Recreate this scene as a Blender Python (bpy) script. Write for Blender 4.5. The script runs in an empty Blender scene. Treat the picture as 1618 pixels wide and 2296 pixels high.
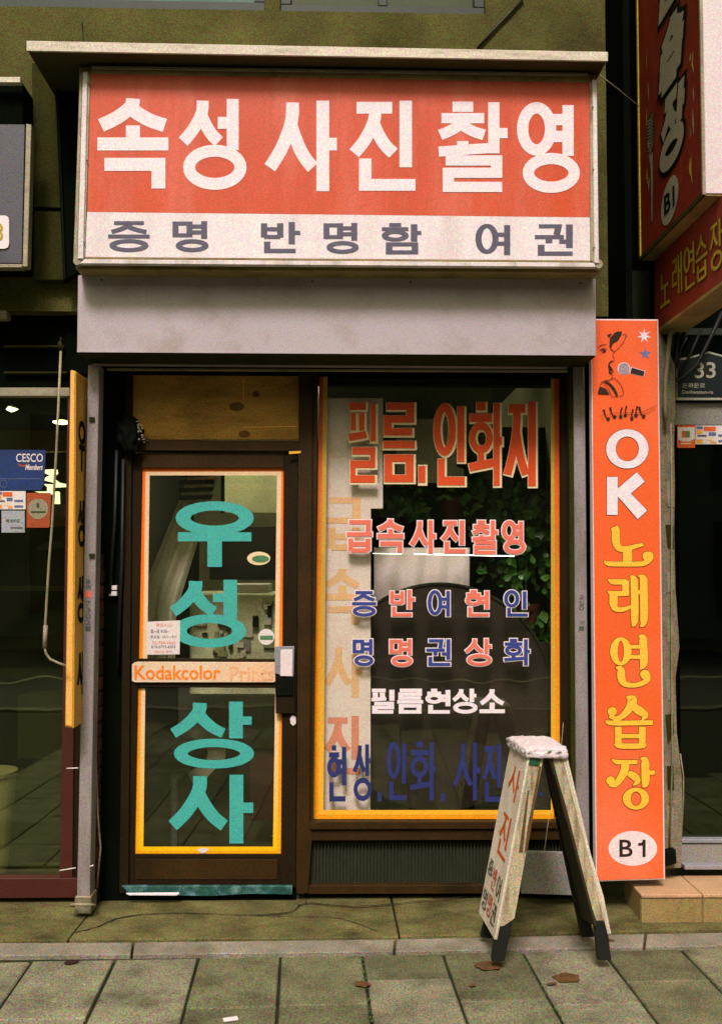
import bpy, bmesh, math, random
from mathutils import Vector, Matrix, noise
random.seed(7)
SC = bpy.context.scene
R = math.radians

# ------------------------------------------------------------------ camera
FPX = 2174.0                       # focal length in units of a 1618 x 2296 picture
CAM = Vector((0.0, -4.46, 1.53))
PITCH, YAW, ROLL = R(3.19), R(-1.3), R(0.2)
cam_d = bpy.data.cameras.new('camera'); cam = bpy.data.objects.new('camera', cam_d)
SC.collection.objects.link(cam); SC.camera = cam
ROT = Matrix.Rotation(YAW, 3, 'Z') @ Matrix.Rotation(math.pi/2 + PITCH, 3, 'X') @ Matrix.Rotation(ROLL, 3, 'Z')
cam.matrix_world = Matrix.Translation(CAM) @ ROT.to_4x4()
cam_d.sensor_fit = 'VERTICAL'; cam_d.sensor_height = 36.0
cam_d.lens = 36.0 * FPX / 2296.0
cam_d.clip_start = 0.05; cam_d.clip_end = 400.0

# ------------------------------------------------------------------ sky, sun, exposure
EL, AZ = R(51), R(-9)              # sun direction: high, in front of the shop, a little from the left
world = bpy.data.worlds.new('World'); SC.world = world; world.use_nodes = True
nt = world.node_tree; bg = nt.nodes['Background']
sky = nt.nodes.new('ShaderNodeTexSky'); sky.sky_type = 'NISHITA'; sky.sun_disc = False
sky.sun_elevation = EL; sky.sun_rotation = math.pi - AZ
sky.air_density = 1.0; sky.dust_density = 6.0; sky.ozone_density = 1.0
tint = nt.nodes.new('ShaderNodeMix'); tint.data_type = 'RGBA'; tint.blend_type = 'MULTIPLY'; tint.inputs[0].default_value = 1.0
tint.inputs[7].default_value = (1.0, .99, .66, 1)      # smoggy yellowish overcast
nt.links.new(sky.outputs[0], tint.inputs[6]); nt.links.new(tint.outputs[2], bg.inputs[0]); bg.inputs[1].default_value = 0.08
sun_d = bpy.data.lights.new('sun', 'SUN'); sun_d.energy = 2.3; sun_d.angle = R(14); sun_d.color = (1.0, 0.865, 0.96)
sun = bpy.data.objects.new('sun', sun_d); SC.collection.objects.link(sun)
sdir = Vector((math.sin(AZ)*math.cos(EL), -math.cos(AZ)*math.cos(EL), math.sin(EL)))
sun.rotation_euler = sdir.to_track_quat('Z', 'Y').to_euler()
SC.view_settings.view_transform = 'Standard'; SC.view_settings.look = 'None'
SC.view_settings.exposure = 0.52; SC.view_settings.gamma = 1.0
SC.render.engine = 'CYCLES'
SC.cycles.use_denoising = True; SC.cycles.max_bounces = 8; SC.cycles.transparent_max_bounces = 24

# ------------------------------------------------------------------ mapping picture points onto real planes
def ray(u, v):
    return ROT @ Vector(((u-809.0)/FPX, -(v-1148.0)/FPX, -1.0))
def P(u, v, y):
    d = ray(u, v); return CAM + d*((y-CAM.y)/d.y)
def G(u, v, z=0.0):
    d = ray(u, v); return CAM + d*((z-CAM.z)/d.z)
def PX(u, v, x):
    d = ray(u, v); return CAM + d*((x-CAM.x)/d.x)
def onY(y): return lambda u, v: P(u, v, y)

# ------------------------------------------------------------------ materials
def s2l(c): return c/12.92 if c <= .04045 else ((c+.055)/1.055)**2.4
def hexc(h): return tuple(s2l(int(h[i:i+2], 16)/255) for i in (0, 2, 4)) + (1,)
MATS = {}
def mat(name, col, rough=.6, metal=0., var=.18, vscale=2.5, grain=.22, gscale=210, bump=.0, bscale=60,
        dirt=None, dirtamt=.4, dscale=3., stretch=(1, 1, 1), top=None, zr=None, spec=.4):
    m = bpy.data.materials.new(name); m.use_nodes = True; n = m.node_tree.nodes; L = m.node_tree.links
    b = n['Principled BSDF']; b.inputs['Roughness'].default_value = rough; b.inputs['Metallic'].default_value = metal
    b.inputs['Specular IOR Level'].default_value = spec
    geo = n.new('ShaderNodeNewGeometry'); pos = geo.outputs['Position']
    mp = n.new('ShaderNodeMapping'); mp.inputs['Scale'].default_value = stretch; L.new(pos, mp.inputs[0])
    def nz(scale, det=3., src=None, rgh=.6):
        t = n.new('ShaderNodeTexNoise'); t.inputs['Scale'].default_value = scale; t.inputs['Detail'].default_value = det
        t.inputs['Roughness'].default_value = rgh
        L.new(src if src else pos, t.inputs['Vector']); return t.outputs[0]
    def rng(o, a, b_, c, d):
        t = n.new('ShaderNodeMapRange'); t.inputs[1].default_value = a; t.inputs[2].default_value = b_
        t.inputs[3].default_value = c; t.inputs[4].default_value = d; L.new(o, t.inputs[0]); return t.outputs[0]
    col = hexc(col) if isinstance(col, str) else tuple(col)+(1,)
    rgb = n.new('ShaderNodeRGB'); rgb.outputs[0].default_value = col; cur = rgb.outputs[0]
    def mixc(f, a, c2, mode='MIX'):
        t = n.new('ShaderNodeMix'); t.data_type = 'RGBA'; t.blend_type = mode
        if isinstance(f, float): t.inputs[0].default_value = f
        else: L.new(f, t.inputs[0])
        L.new(a, t.inputs[6])
        if isinstance(c2, tuple): t.inputs[7].default_value = c2
        else: L.new(c2, t.inputs[7])
        return t.outputs[2]
    if top:
        sx = n.new('ShaderNodeSeparateXYZ'); L.new(pos, sx.inputs[0])
        cur = mixc(rng(sx.outputs[2], zr[0], zr[1], 0, 1), cur, hexc(top))
    if dirt:
        cur = mixc(rng(nz(dscale, 5, mp.outputs[0], .65), .48, .72, 0, dirtamt), cur, hexc(dirt))
    def mulv(f, a):
        t = n.new('ShaderNodeVectorMath'); t.operation = 'SCALE'; L.new(a, t.inputs[0]); L.new(f, t.inputs['Scale']); return t.outputs[0]
    cur = mulv(rng(nz(vscale, 4, mp.outputs[0]), .3, .7, 1-var, 1+var), cur)
    if grain:
        t = n.new('ShaderNodeTexNoise'); t.inputs['Scale'].default_value = gscale*.85; t.inputs['Detail'].default_value = 1.5
        t.inputs['Roughness'].default_value = .8; L.new(pos, t.inputs['Vector'])
        gv_ = n.new('ShaderNodeVectorMath'); gv_.operation = 'MULTIPLY_ADD'; L.new(t.outputs[1], gv_.inputs[0])
        gq = max(grain, .13)*10.5; gv_.inputs[1].default_value = (gq, gq, gq); gv_.inputs[2].default_value = (1-gq/2,)*3
        g2 = n.new('ShaderNodeVectorMath'); g2.operation = 'MULTIPLY'; L.new(gv_.outputs[0], g2.inputs[0]); L.new(cur, g2.inputs[1]); cur = g2.outputs[0]
    L.new(cur, b.inputs['Base Color'])
    if bump:
        bp = n.new('ShaderNodeBump'); bp.inputs['Strength'].default_value = bump; bp.inputs['Distance'].default_value = .01
        L.new(nz(bscale, 5), bp.inputs['Height']); L.new(bp.outputs[0], b.inputs['Normal'])
    MATS[name] = m
    return m
def glow(name, col, s):
    m = bpy.data.materials.new(name); m.use_nodes = True; n = m.node_tree.nodes
    b = n['Principled BSDF']; b.inputs['Emission Color'].default_value = hexc(col); b.inputs['Emission Strength'].default_value = s
    b.inputs['Base Color'].default_value = hexc(col); MATS[name] = m; return m
def glass(name, tint, refl=.1, rough=.0, film=.0, filmcol='808060'):
    m = bpy.data.materials.new(name); m.use_nodes = True; n = m.node_tree.nodes; L = m.node_tree.links
    out = n['Material Output']; n.remove(n['Principled BSDF'])
    tr = n.new('ShaderNodeBsdfTransparent'); tr.inputs[0].default_value = hexc(tint)
    gl = n.new('ShaderNodeBsdfGlossy'); gl.inputs['Roughness'].default_value = rough
    gl.inputs[0].default_value = (.8, .9, .62, 1)
    fr = n.new('ShaderNodeFresnel')
    gb = n.new('ShaderNodeNewGeometry'); io = n.new('ShaderNodeMapRange'); io.inputs[3].default_value = 1.5; io.inputs[4].default_value = 1/1.5
    L.new(gb.outputs['Backfacing'], io.inputs[0]); L.new(io.outputs[0], fr.inputs[0])   # same mirror strength from either side
    ma = n.new('ShaderNodeMath'); ma.operation = 'ADD'; ma.inputs[1].default_value = refl-.04; L.new(fr.outputs[0], ma.inputs[0])
    # a slight waviness of old float glass
    tc = n.new('ShaderNodeNewGeometry'); nz = n.new('ShaderNodeTexNoise'); nz.inputs['Scale'].default_value = 1.6
    L.new(tc.outputs['Position'], nz.inputs['Vector'])
    bp = n.new('ShaderNodeBump'); bp.inputs['Strength'].default_value = .12; bp.inputs['Distance'].default_value = .02
    L.new(nz.outputs[0], bp.inputs['Height']); L.new(bp.outputs[0], gl.inputs['Normal'])
    mx = n.new('ShaderNodeMixShader'); L.new(ma.outputs[0], mx.inputs[0]); L.new(tr.outputs[0], mx.inputs[1]); L.new(gl.outputs[0], mx.inputs[2])
    last = mx.outputs[0]
    if film:
        df = n.new('ShaderNodeBsdfDiffuse'); df.inputs[0].default_value = hexc(filmcol)
        n2 = n.new('ShaderNodeTexNoise'); n2.inputs['Scale'].default_value = 4; n2.inputs['Detail'].default_value = 6
        L.new(tc.outputs['Position'], n2.inputs['Vector'])
        mr = n.new('ShaderNodeMapRange'); mr.inputs[1].default_value = .35; mr.inputs[2].default_value = .75
        mr.inputs[3].default_value = film*.4; mr.inputs[4].default_value = film*1.8; L.new(n2.outputs[0], mr.inputs[0])
        m2 = n.new('ShaderNodeMixShader'); L.new(mr.outputs[0], m2.inputs[0]); L.new(last, m2.inputs[1]); L.new(df.outputs[0], m2.inputs[2])
        last = m2.outputs[0]
    L.new(last, out.inputs[0]); MATS[name] = m; return m

M = {}
M['pave'] = [mat('granite_paver', c, .85, 0, .28, 6, .42, 190, .35, 120, '3c3a26', .6, 7, spec=.15)
             for c in ('737358', '6a6a4e', '7c7a62', '606046')]
M['kerb'] = mat('kerb_granite', '837d6e', .8, 0, .2, 6, .35, 190, .2, 120, '5a5642', .7, 5, spec=.15)
M['joint'] = mat('joint_dirt', '1d1d08', .95, 0, .4, 8, .3, dirt='33491c', dirtamt=.6, dscale=6)
M['apron'] = mat('apron_cement', '605c38', .9, 0, .4, 4, .38, 190, .4, 40, '332f16', .9, 3.2, (1, 1.6, 1), spec=.12)
M['gum'] = mat('old_gum', '5e5c48', .9)
M['crack'] = mat('crack_dark', '1c1a08', 1)  # plain dark colour for the crack lines
M['asphalt'] = mat('asphalt', '3f4038', .9, 0, .2, 2, .3, 90, .3)
M['roadpaint'] = mat('road_paint', 'b8b090', .8)
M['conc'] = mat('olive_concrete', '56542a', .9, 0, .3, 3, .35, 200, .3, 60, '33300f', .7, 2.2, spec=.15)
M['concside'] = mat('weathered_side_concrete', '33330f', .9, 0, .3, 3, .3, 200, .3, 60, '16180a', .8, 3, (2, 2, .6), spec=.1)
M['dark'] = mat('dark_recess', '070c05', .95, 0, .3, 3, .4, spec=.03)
M['black'] = mat('black_paint', '0a0f08', .8, 0, .2, 4, .3, spec=.08)
M['fascia'] = mat('pale_fascia', 'cfc6b2', .6, 0, .1, 5, .2, dirt='6a5f38', dirtamt=.5, dscale=6, stretch=(1, 1, 5))
M['canopyside'] = mat('canopy_underside', '453f1c', .9, 0, .3)
M['alu'] = mat('pale_aluminium_trim', 'dcd4d2', .45, .0, .08, 6, .15, dirt='7a7250', dirtamt=.5, dscale=14, stretch=(1, 1, .2))
M['dullalu'] = mat('dull_aluminium', '989078', .5, .2, .15, 6, .25, dirt='4c4524', dirtamt=.6, dscale=8)
M['olivealu'] = mat('olive_sign_casing', '8b7a48', .6, 0, .2, 5, .25, dirt='3a3010', dirtamt=.7, dscale=6)
M['greybox'] = mat('grey_shutter_enamel', 'b0a6aa', .5, 0, .05, 1.5, .12, 210, .03, 8, '8a7c70', .5, 5)
M['greypost'] = mat('grey_post_enamel', '908886', .55, 0, .12, 5, .22, 200, .05, 30, '5d5648', .6, 8, (1, 1, .35))
M['redface'] = mat('red_sign_acrylic', 'cc4e22', .45, 0, .06, 2, .15, 210, dirt='d8705c', dirtamt=.55, dscale=2.2, stretch=(3, 1, .5), top='c44418', zr=(2.75, 3.3))  # deeper red towards the top paints in the canopy's shade
M['white'] = mat('white_acrylic', 'e6dde0', .4, 0, .03, 3, .08, 210, dirt='b8a89c', dirtamt=.35, dscale=2.4, stretch=(3, 1, .5))
M['letterw'] = mat('white_vinyl', 'e8dde2', .5, 0, .03, 4, .08)
M['greyink'] = mat('grey_blue_ink', '545264', .6, 0, .1, 6, .2)
M['brown'] = mat('brown_anodised_frame', '35240a', .6, .0, .2, 4, .35, 200, .04, 30, '171204', .7, 3, spec=.15)
M['browndk'] = mat('dark_brown_door_paint', '211706', .7, .0, .2, 4, .35, spec=.12)
M['ply'] = mat('stained_plywood', 'b08438', .7, 0, .22, 3, .3, 190, .1, 40, '5e3c0c', .6, 4, (1, 1, 3))
M['plyknot'] = mat('plywood_knot', '6e4a18', .8, 0, .3, 20)
M['tapeo'] = mat('orange_tape', 'f5a800', .5, 0, .06, 8, .14, top='f87000', zr=(.35, 1.6))
M['tapey'] = mat('faded_yellow_tape', 'f8bd00', .5, 0, .06, 8, .12, top='e4c49a', zr=(.3, .85))
M['wtapeo'] = mat('window_orange_tape', 'ee9a0c', .5, 0, .06, 8, .14, top='c44f10', zr=(.9, 2.2))
M['wtapey'] = mat('window_cream_tape', 'f0b22a', .5, 0, .06, 8, .12, top='c09a3c', zr=(.5, 1.3))
M['teal'] = mat('teal_vinyl', '3fa79d', .5, 0, .05, 5, .16)
M['winred'] = mat('window_red_orange', 'd2480e', .55, 0, .1, 5, .2)
M['cream'] = mat('cream_outline', 'e2cda0', .6, 0, .1, 5, .1)
M['salmon'] = mat('salmon_vinyl', 'e0705a', .55, 0, .08, 6, .15)
M['pinkw'] = mat('pinkish_white_outline', 'e8d8d8', .55, 0, .04, 6, .08)
M['blue'] = mat('blue_vinyl', '2f3f86', .55, 0, .1, 6, .15)
M['navy'] = mat('navy_brush_ink', '222c66', .6, 0, .2, 6, .2)
M['paper'] = mat('pale_paper_board', 'e2d4d2', .7, 0, .05, 3, .12, dirt='b8a890', dirtamt=.4, dscale=3)
M['fadeorange'] = mat('faded_beige_letter', 'e2b88c', .7, 0, .08, 6, .1)
M['fadered'] = mat('faded_salmon_letter', 'dd8f78', .7, 0, .08, 6, .1)
M['orangeface'] = mat('orange_banner_face', 'ee6024', .55, 0, .06, 2, .14, 210, dirt='f0805c', dirtamt=.55, dscale=1.3, stretch=(1, 1, .6))
M['yellowl'] = mat('yellow_letter', 'f0bc3a', .5, 0, .05, 6, .1)
M['brownl'] = mat('brown_letter_outline', '6a2c08', .6, 0, .1, 6, .1)
M['inkdk'] = mat('dark_brown_ink', '2a1408', .7, 0, .2, 8, .2)
M['greymic'] = mat('grey_mic_head', '9a8f98', .6, 0, .2, 60, .3)
M['starblue'] = mat('blue_star', '5a6fae', .6)
M['oldred'] = mat('weathered_red_sign', '6c200e', .6, 0, .25, 3, .25, 200, .05, 30, '86401a', .5, 5, spec=.15)
M['oldred2'] = mat('worn_red_fascia', '86301a', .6, 0, .15, 3, .25)
M['greenyel'] = mat('olive_yellow_letter', 'a8961e', .6, 0, .2, 10, .2)
M['greyol'] = mat('grey_olive_letter', '88826a', .7, 0, .12, 5, .3)
M['whiteend'] = mat('white_sign_end', 'dccfd2', .5, 0, .04, 3, .1, dirt='a08c60', dirtamt=.25, dscale=9)
M['yellowsign'] = mat('yellow_sign_face', 'dca43c', .6, 0, .1, 4, .2, dirt='8c5c14', dirtamt=.4, dscale=4)
M['yellowedge'] = mat('yellow_sign_edge', 'efb04a', .5, 0, .08, 6, .15, dirt='d8b088', dirtamt=.5, dscale=20, stretch=(1, 1, .1))
M['brickm'] = [mat('red_brick', c, .9, 0, .25, 20, .3) for c in ('4e2410', '40200e', '5a2c14')]
M['mortar'] = mat('mortar', '2c2210', .95)
M['maroon'] = mat('maroon_frame', '451a10', .6, .1, .15, 5, .25)
M['plaster'] = mat('peeling_plaster', '80765f', .9, 0, .35, 9, .3, 190, .5, 30, '4a3c1c', .8, 9, (1, 1, .6))
M['pipe'] = mat('old_pipe', '8c8468', .6, 0, .2, 12, .25, dirt='5a5220', dirtamt=.6, dscale=9)
M['tilecap'] = mat('beige_step_tile', 'b89470', .6, 0, .1, 6, .2, dirt='8a7050', dirtamt=.4, dscale=5)
M['tileface'] = mat('beige_step_face', '94804e', .75, 0, .15, 6, .25, dirt='5e4c20', dirtamt=.6, dscale=6, stretch=(1, 1, .4))
M['legbrown'] = mat('brown_stained_wood', '5e4420', .85, 0, .25, 9, .3)
M['wood'] = mat('weathered_pale_wood', 'b4a888', .8, 0, .25, 10, .25, 190, .1, 60, '5c3c14', .95, 14, (1.6, 1, .25))
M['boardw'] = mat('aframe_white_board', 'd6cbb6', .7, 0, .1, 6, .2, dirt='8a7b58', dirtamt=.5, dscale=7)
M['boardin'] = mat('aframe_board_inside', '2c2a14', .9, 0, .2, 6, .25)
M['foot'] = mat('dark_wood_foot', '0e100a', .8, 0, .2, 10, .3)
M['foam'] = mat('white_foam', 'd4cacb', .9, 0, .06, 20, .15, 190, .8, 70)
M['handorange'] = mat('hand_painted_orange', 'b8530e', .7)
M['handgrey'] = mat('hand_painted_grey', '4c5248', .7)
M['handred'] = mat('hand_painted_red', 'b05038', .7)
M['handgreen'] = mat('hand_painted_green', '3c4420', .7)
M['ribs'] = mat('ribbed_green_black', '20240e', .8, .0, .2, 6, .3)
M['tealtape'] = mat('teal_threshold_tape', '1c5048', .6, 0, .4, 16, .3, .3 and 200, .3, 30, '6a8a90', .8, 16)
M['greyboard'] = mat('grey_leaning_board', '87837b', .8, 0, .1, 6, .3)
M['greenpl'] = mat('green_plastic', '3c7a20', .6, 0, .3, 14, .2)
M['leafbr'] = mat('dry_leaf', '563a18', .9, 0, .3, 40, .3)
M['leaf'] = [mat('plant_leaf', c, .45, 0, .3, 20, .2) for c in ('33651f', '1e4016', '4e7630')]
M['disc'] = mat('dark_brown_backdrop', '241c10', .8, 0, .25, 4, .35, dirt='3a2e22', dirtamt=.6, dscale=5)
M['drape'] = mat('pale_drape', 'c4c0aa', .9, 0, .12, 4, .2)
M['machine'] = mat('pale_machine', 'c8c8a4', .7, 0, .2, 8, .3)
M['machdk'] = mat('machine_dark', '1c2010', .6)
M['innerwall'] = mat('inner_wall', '96966c', .9, 0, .2, 3, .2)
M['innerdark'] = mat('inner_dark', '1c2410', .9, 0, .3, 3, .3)
M['innerfloor'] = mat('inner_floor', '3a3818', .7, 0, .2, 3, .2)
M['tubewhite'] = glow('lit_tube', 'e8ffd8', 5.0)
M['signglow'] = glow('reflected_sign_glow', 'fff8e8', 2.6)
M['tubeceil'] = glow('lit_ceiling_tube', 'fff6dc', 70.0)
M['lampglow'] = glow('lit_lamp', 'fff0c0', 14.0)
M['wglass'] = glass('window_glass', 'fdfdf9', .04, .0, .003, '8a866a')
M['dglass'] = glass('door_glass', 'fbfcf6', .05, .0, .012, '8a866a')
M['nglass'] = glass('dark_shop_glass', 'd8dcc0', .12, .0, .02, '6a6a48')
M['rglass'] = glass('green_black_glass', '2a3a24', .10, .02, .02, '304028')
M['greenwin'] = mat('green_film_window', '2d6b57', .25, 0, .3, 2, .25, dirt='5a7480', dirtamt=.6, dscale=1.5)
M['winframe'] = mat('dark_window_frame', '1f2a1e', .5, .1, .2, 5, .3)
M['darkpane'] = mat('dark_upper_pane', '303c2a', .2, 0, .2, 3, .25)
M['cable'] = mat('black_cable', '0a0c08', .6)
M['plateblk'] = mat('address_plate_navy', '0e1a1c', .4, 0, .2, 5, .3)
M['platew'] = mat('address_plate_white', 'a8a490', .6)
M['steel'] = mat('brushed_steel', '9a9aa0', .35, .3, .15, 8, .2)
M['stickw'] = mat('white_sticker', 'd8d0cc', .6, 0, .05, 6, .1)
M['sticko'] = mat('orange_sticker', 'd85a1a', .6)
M['sticky'] = mat('amber_sticker', 'd89a30', .6)
M['stickb'] = mat('blue_sticker', '173064', .5, 0, .15, 8, .3)
M['stickg'] = mat('green_ink', '4a7c50', .6)
M['stickbl'] = mat('blue_grey_ink', '586690', .6)
M['stickrust'] = mat('rust_sticker', '9a4416', .6)
M['grey8'] = mat('neighbour_sign_grey', '54545c', .4, 0, .25, 3, .3, dirt='34343a', dirtamt=.6, dscale=3)
M['umb'] = mat('pale_blue_cloth', '6a7c88', .8)
M['street_wall'] = mat('street_wall_grey', '8b8676', .9, 0, .15, .4, .1, 30)
M['street_glass'] = mat('street_window', '20261e', .2)

# ------------------------------------------------------------------ object helpers
COL = SC.collection
def setp(o, label=None, cat=None, group=None, kind=None):
    if label: o['label'] = label
    if cat: o['category'] = cat
    if group: o['group'] = group
    if kind: o['kind'] = kind
    return o
def empty(name, loc, label, cat, group=None):
    o = bpy.data.objects.new(name, None); COL.objects.link(o); o.location = loc; o.empty_display_size = .1
    return setp(o, label, cat, group)
def world_loc(o):
    v = Vector((0, 0, 0))
    while o: v = v + Vector(o.location); o = o.parent
    return v
def link(name, me, m, parent=None, loc=None):
    """mesh data is in world coordinates; origin goes to the mesh centre (or loc)"""
    if loc is None:
        n = len(me.vertices); loc = Vector((0, 0, 0))
        if n:
            for v in me.vertices: loc += v.co
            loc /= n
    me.transform(Matrix.Translation(-Vector(loc)))
    o = bpy.data.objects.new(name, me); COL.objects.link(o)
    if m is not None:
        for x in (m if isinstance(m, (list, tuple)) else [m]): me.materials.append(x)
    if parent: o.parent = parent; o.location = Vector(loc) - world_loc(parent)
    else: o.location = loc
    return o
def bm2(name, bm, m, parent=None, loc=None, smooth=False):
    bmesh.ops.recalc_face_normals(bm, faces=bm.faces)
    me = bpy.data.meshes.new(name); bm.to_mesh(me); bm.free()
    if smooth:
        for p in me.polygons: p.use_smooth = True
    return link(name, me, m, parent, loc)
def pr(bm, pts, off):
    """prism: polygon pts (Vectors) swept by off"""
    a = [bm.verts.new(p) for p in pts]; b = [bm.verts.new(Vector(p)+off) for p in pts]
    n = len(a); fs = [bm.faces.new(a), bm.faces.new(b[::-1])]
    for i in range(n): fs.append(bm.faces.new((a[i], b[i], b[(i+1) % n], a[(i+1) % n])))
    return fs
def bx(bm, x0, y0, z0, x1, y1, z1):
    return pr(bm, [Vector((x0, y0, z0)), Vector((x1, y0, z0)), Vector((x1, y0, z1)), Vector((x0, y0, z1))], Vector((0, y1-y0, 0)))
def bev(bm, w, seg=1):
    if w: bmesh.ops.bevel(bm, geom=[e for e in bm.edges], offset=w, segments=seg, affect='EDGES', clamp_overlap=True)
def rect(u0, v0, u1, v1): return [(u0, v0), (u1, v0), (u1, v1), (u0, v1)]
def slab(name, pts, y, th, m, parent=None, bevel=.0015, loc=None):
    """front outline given on the plane Y=y, real thickness th going back"""
    bm = bmesh.new(); pr(bm, [P(u, v, y) for u, v in pts], Vector((0, th, 0))); bev(bm, bevel)
    return bm2(name, bm, m, parent, loc)
def box(name, x0, y0, z0, x1, y1, z1, m, parent=None, bevel=0.0, loc=None):
    bm = bmesh.new(); bx(bm, x0, y0, z0, x1, y1, z1); bev(bm, bevel)
    return bm2(name, bm, m, parent, loc)
def tube(name, pts, r, m, parent=None, seg=8, rs=None):
    bm = bmesh.new(); rings = []
    for i, p in enumerate(pts):
        p = Vector(p); d = (Vector(pts[min(i+1, len(pts)-1)])-Vector(pts[max(i-1, 0)])).normalized()
        a = d.orthogonal().normalized() if abs(d.z) > .95 else d.cross(Vector((0, 0, 1))).normalized(); b = d.cross(a)
        rr = rs[i] if rs else r
        rings.append([bm.verts.new(p + (a*math.cos(t)+b*math.sin(t))*rr) for t in [2*math.pi*k/seg for k in range(seg)]])
    for i in range(len(rings)-1):
        for k in range(seg): bm.faces.new((rings[i][k], rings[i][(k+1) % seg], rings[i+1][(k+1) % seg], rings[i+1][k]))
    bm.faces.new(rings[0]); bm.faces.new(rings[-1][::-1])
    return bm2(name, bm, m, parent, smooth=True)
def flat(name, polys, mp, n, lift, m, parent):
    """thin print: polygons in (u,v) mapped by mp, lifted along n"""
    bm = bmesh.new()
    for k, pl in enumerate(polys):
        vs = [bm.verts.new(mp(u, v) + n*(lift + k*.00012)) for u, v in pl]
        try: bm.faces.new(vs)
        except ValueError: pass
    bmesh.ops.triangulate(bm, faces=[f for f in bm.faces if len(f.verts) > 4])
    me = bpy.data.meshes.new(name); bm.to_mesh(me); bm.free()
    return link(name, me, m, parent)
def disc_pts(cu, cv, ru, rv, n=28): return [(cu+ru*math.cos(2*math.pi*i/n), cv+rv*math.sin(2*math.pi*i/n)) for i in range(n)]
NY = Vector((0, -1, 0))

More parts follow.
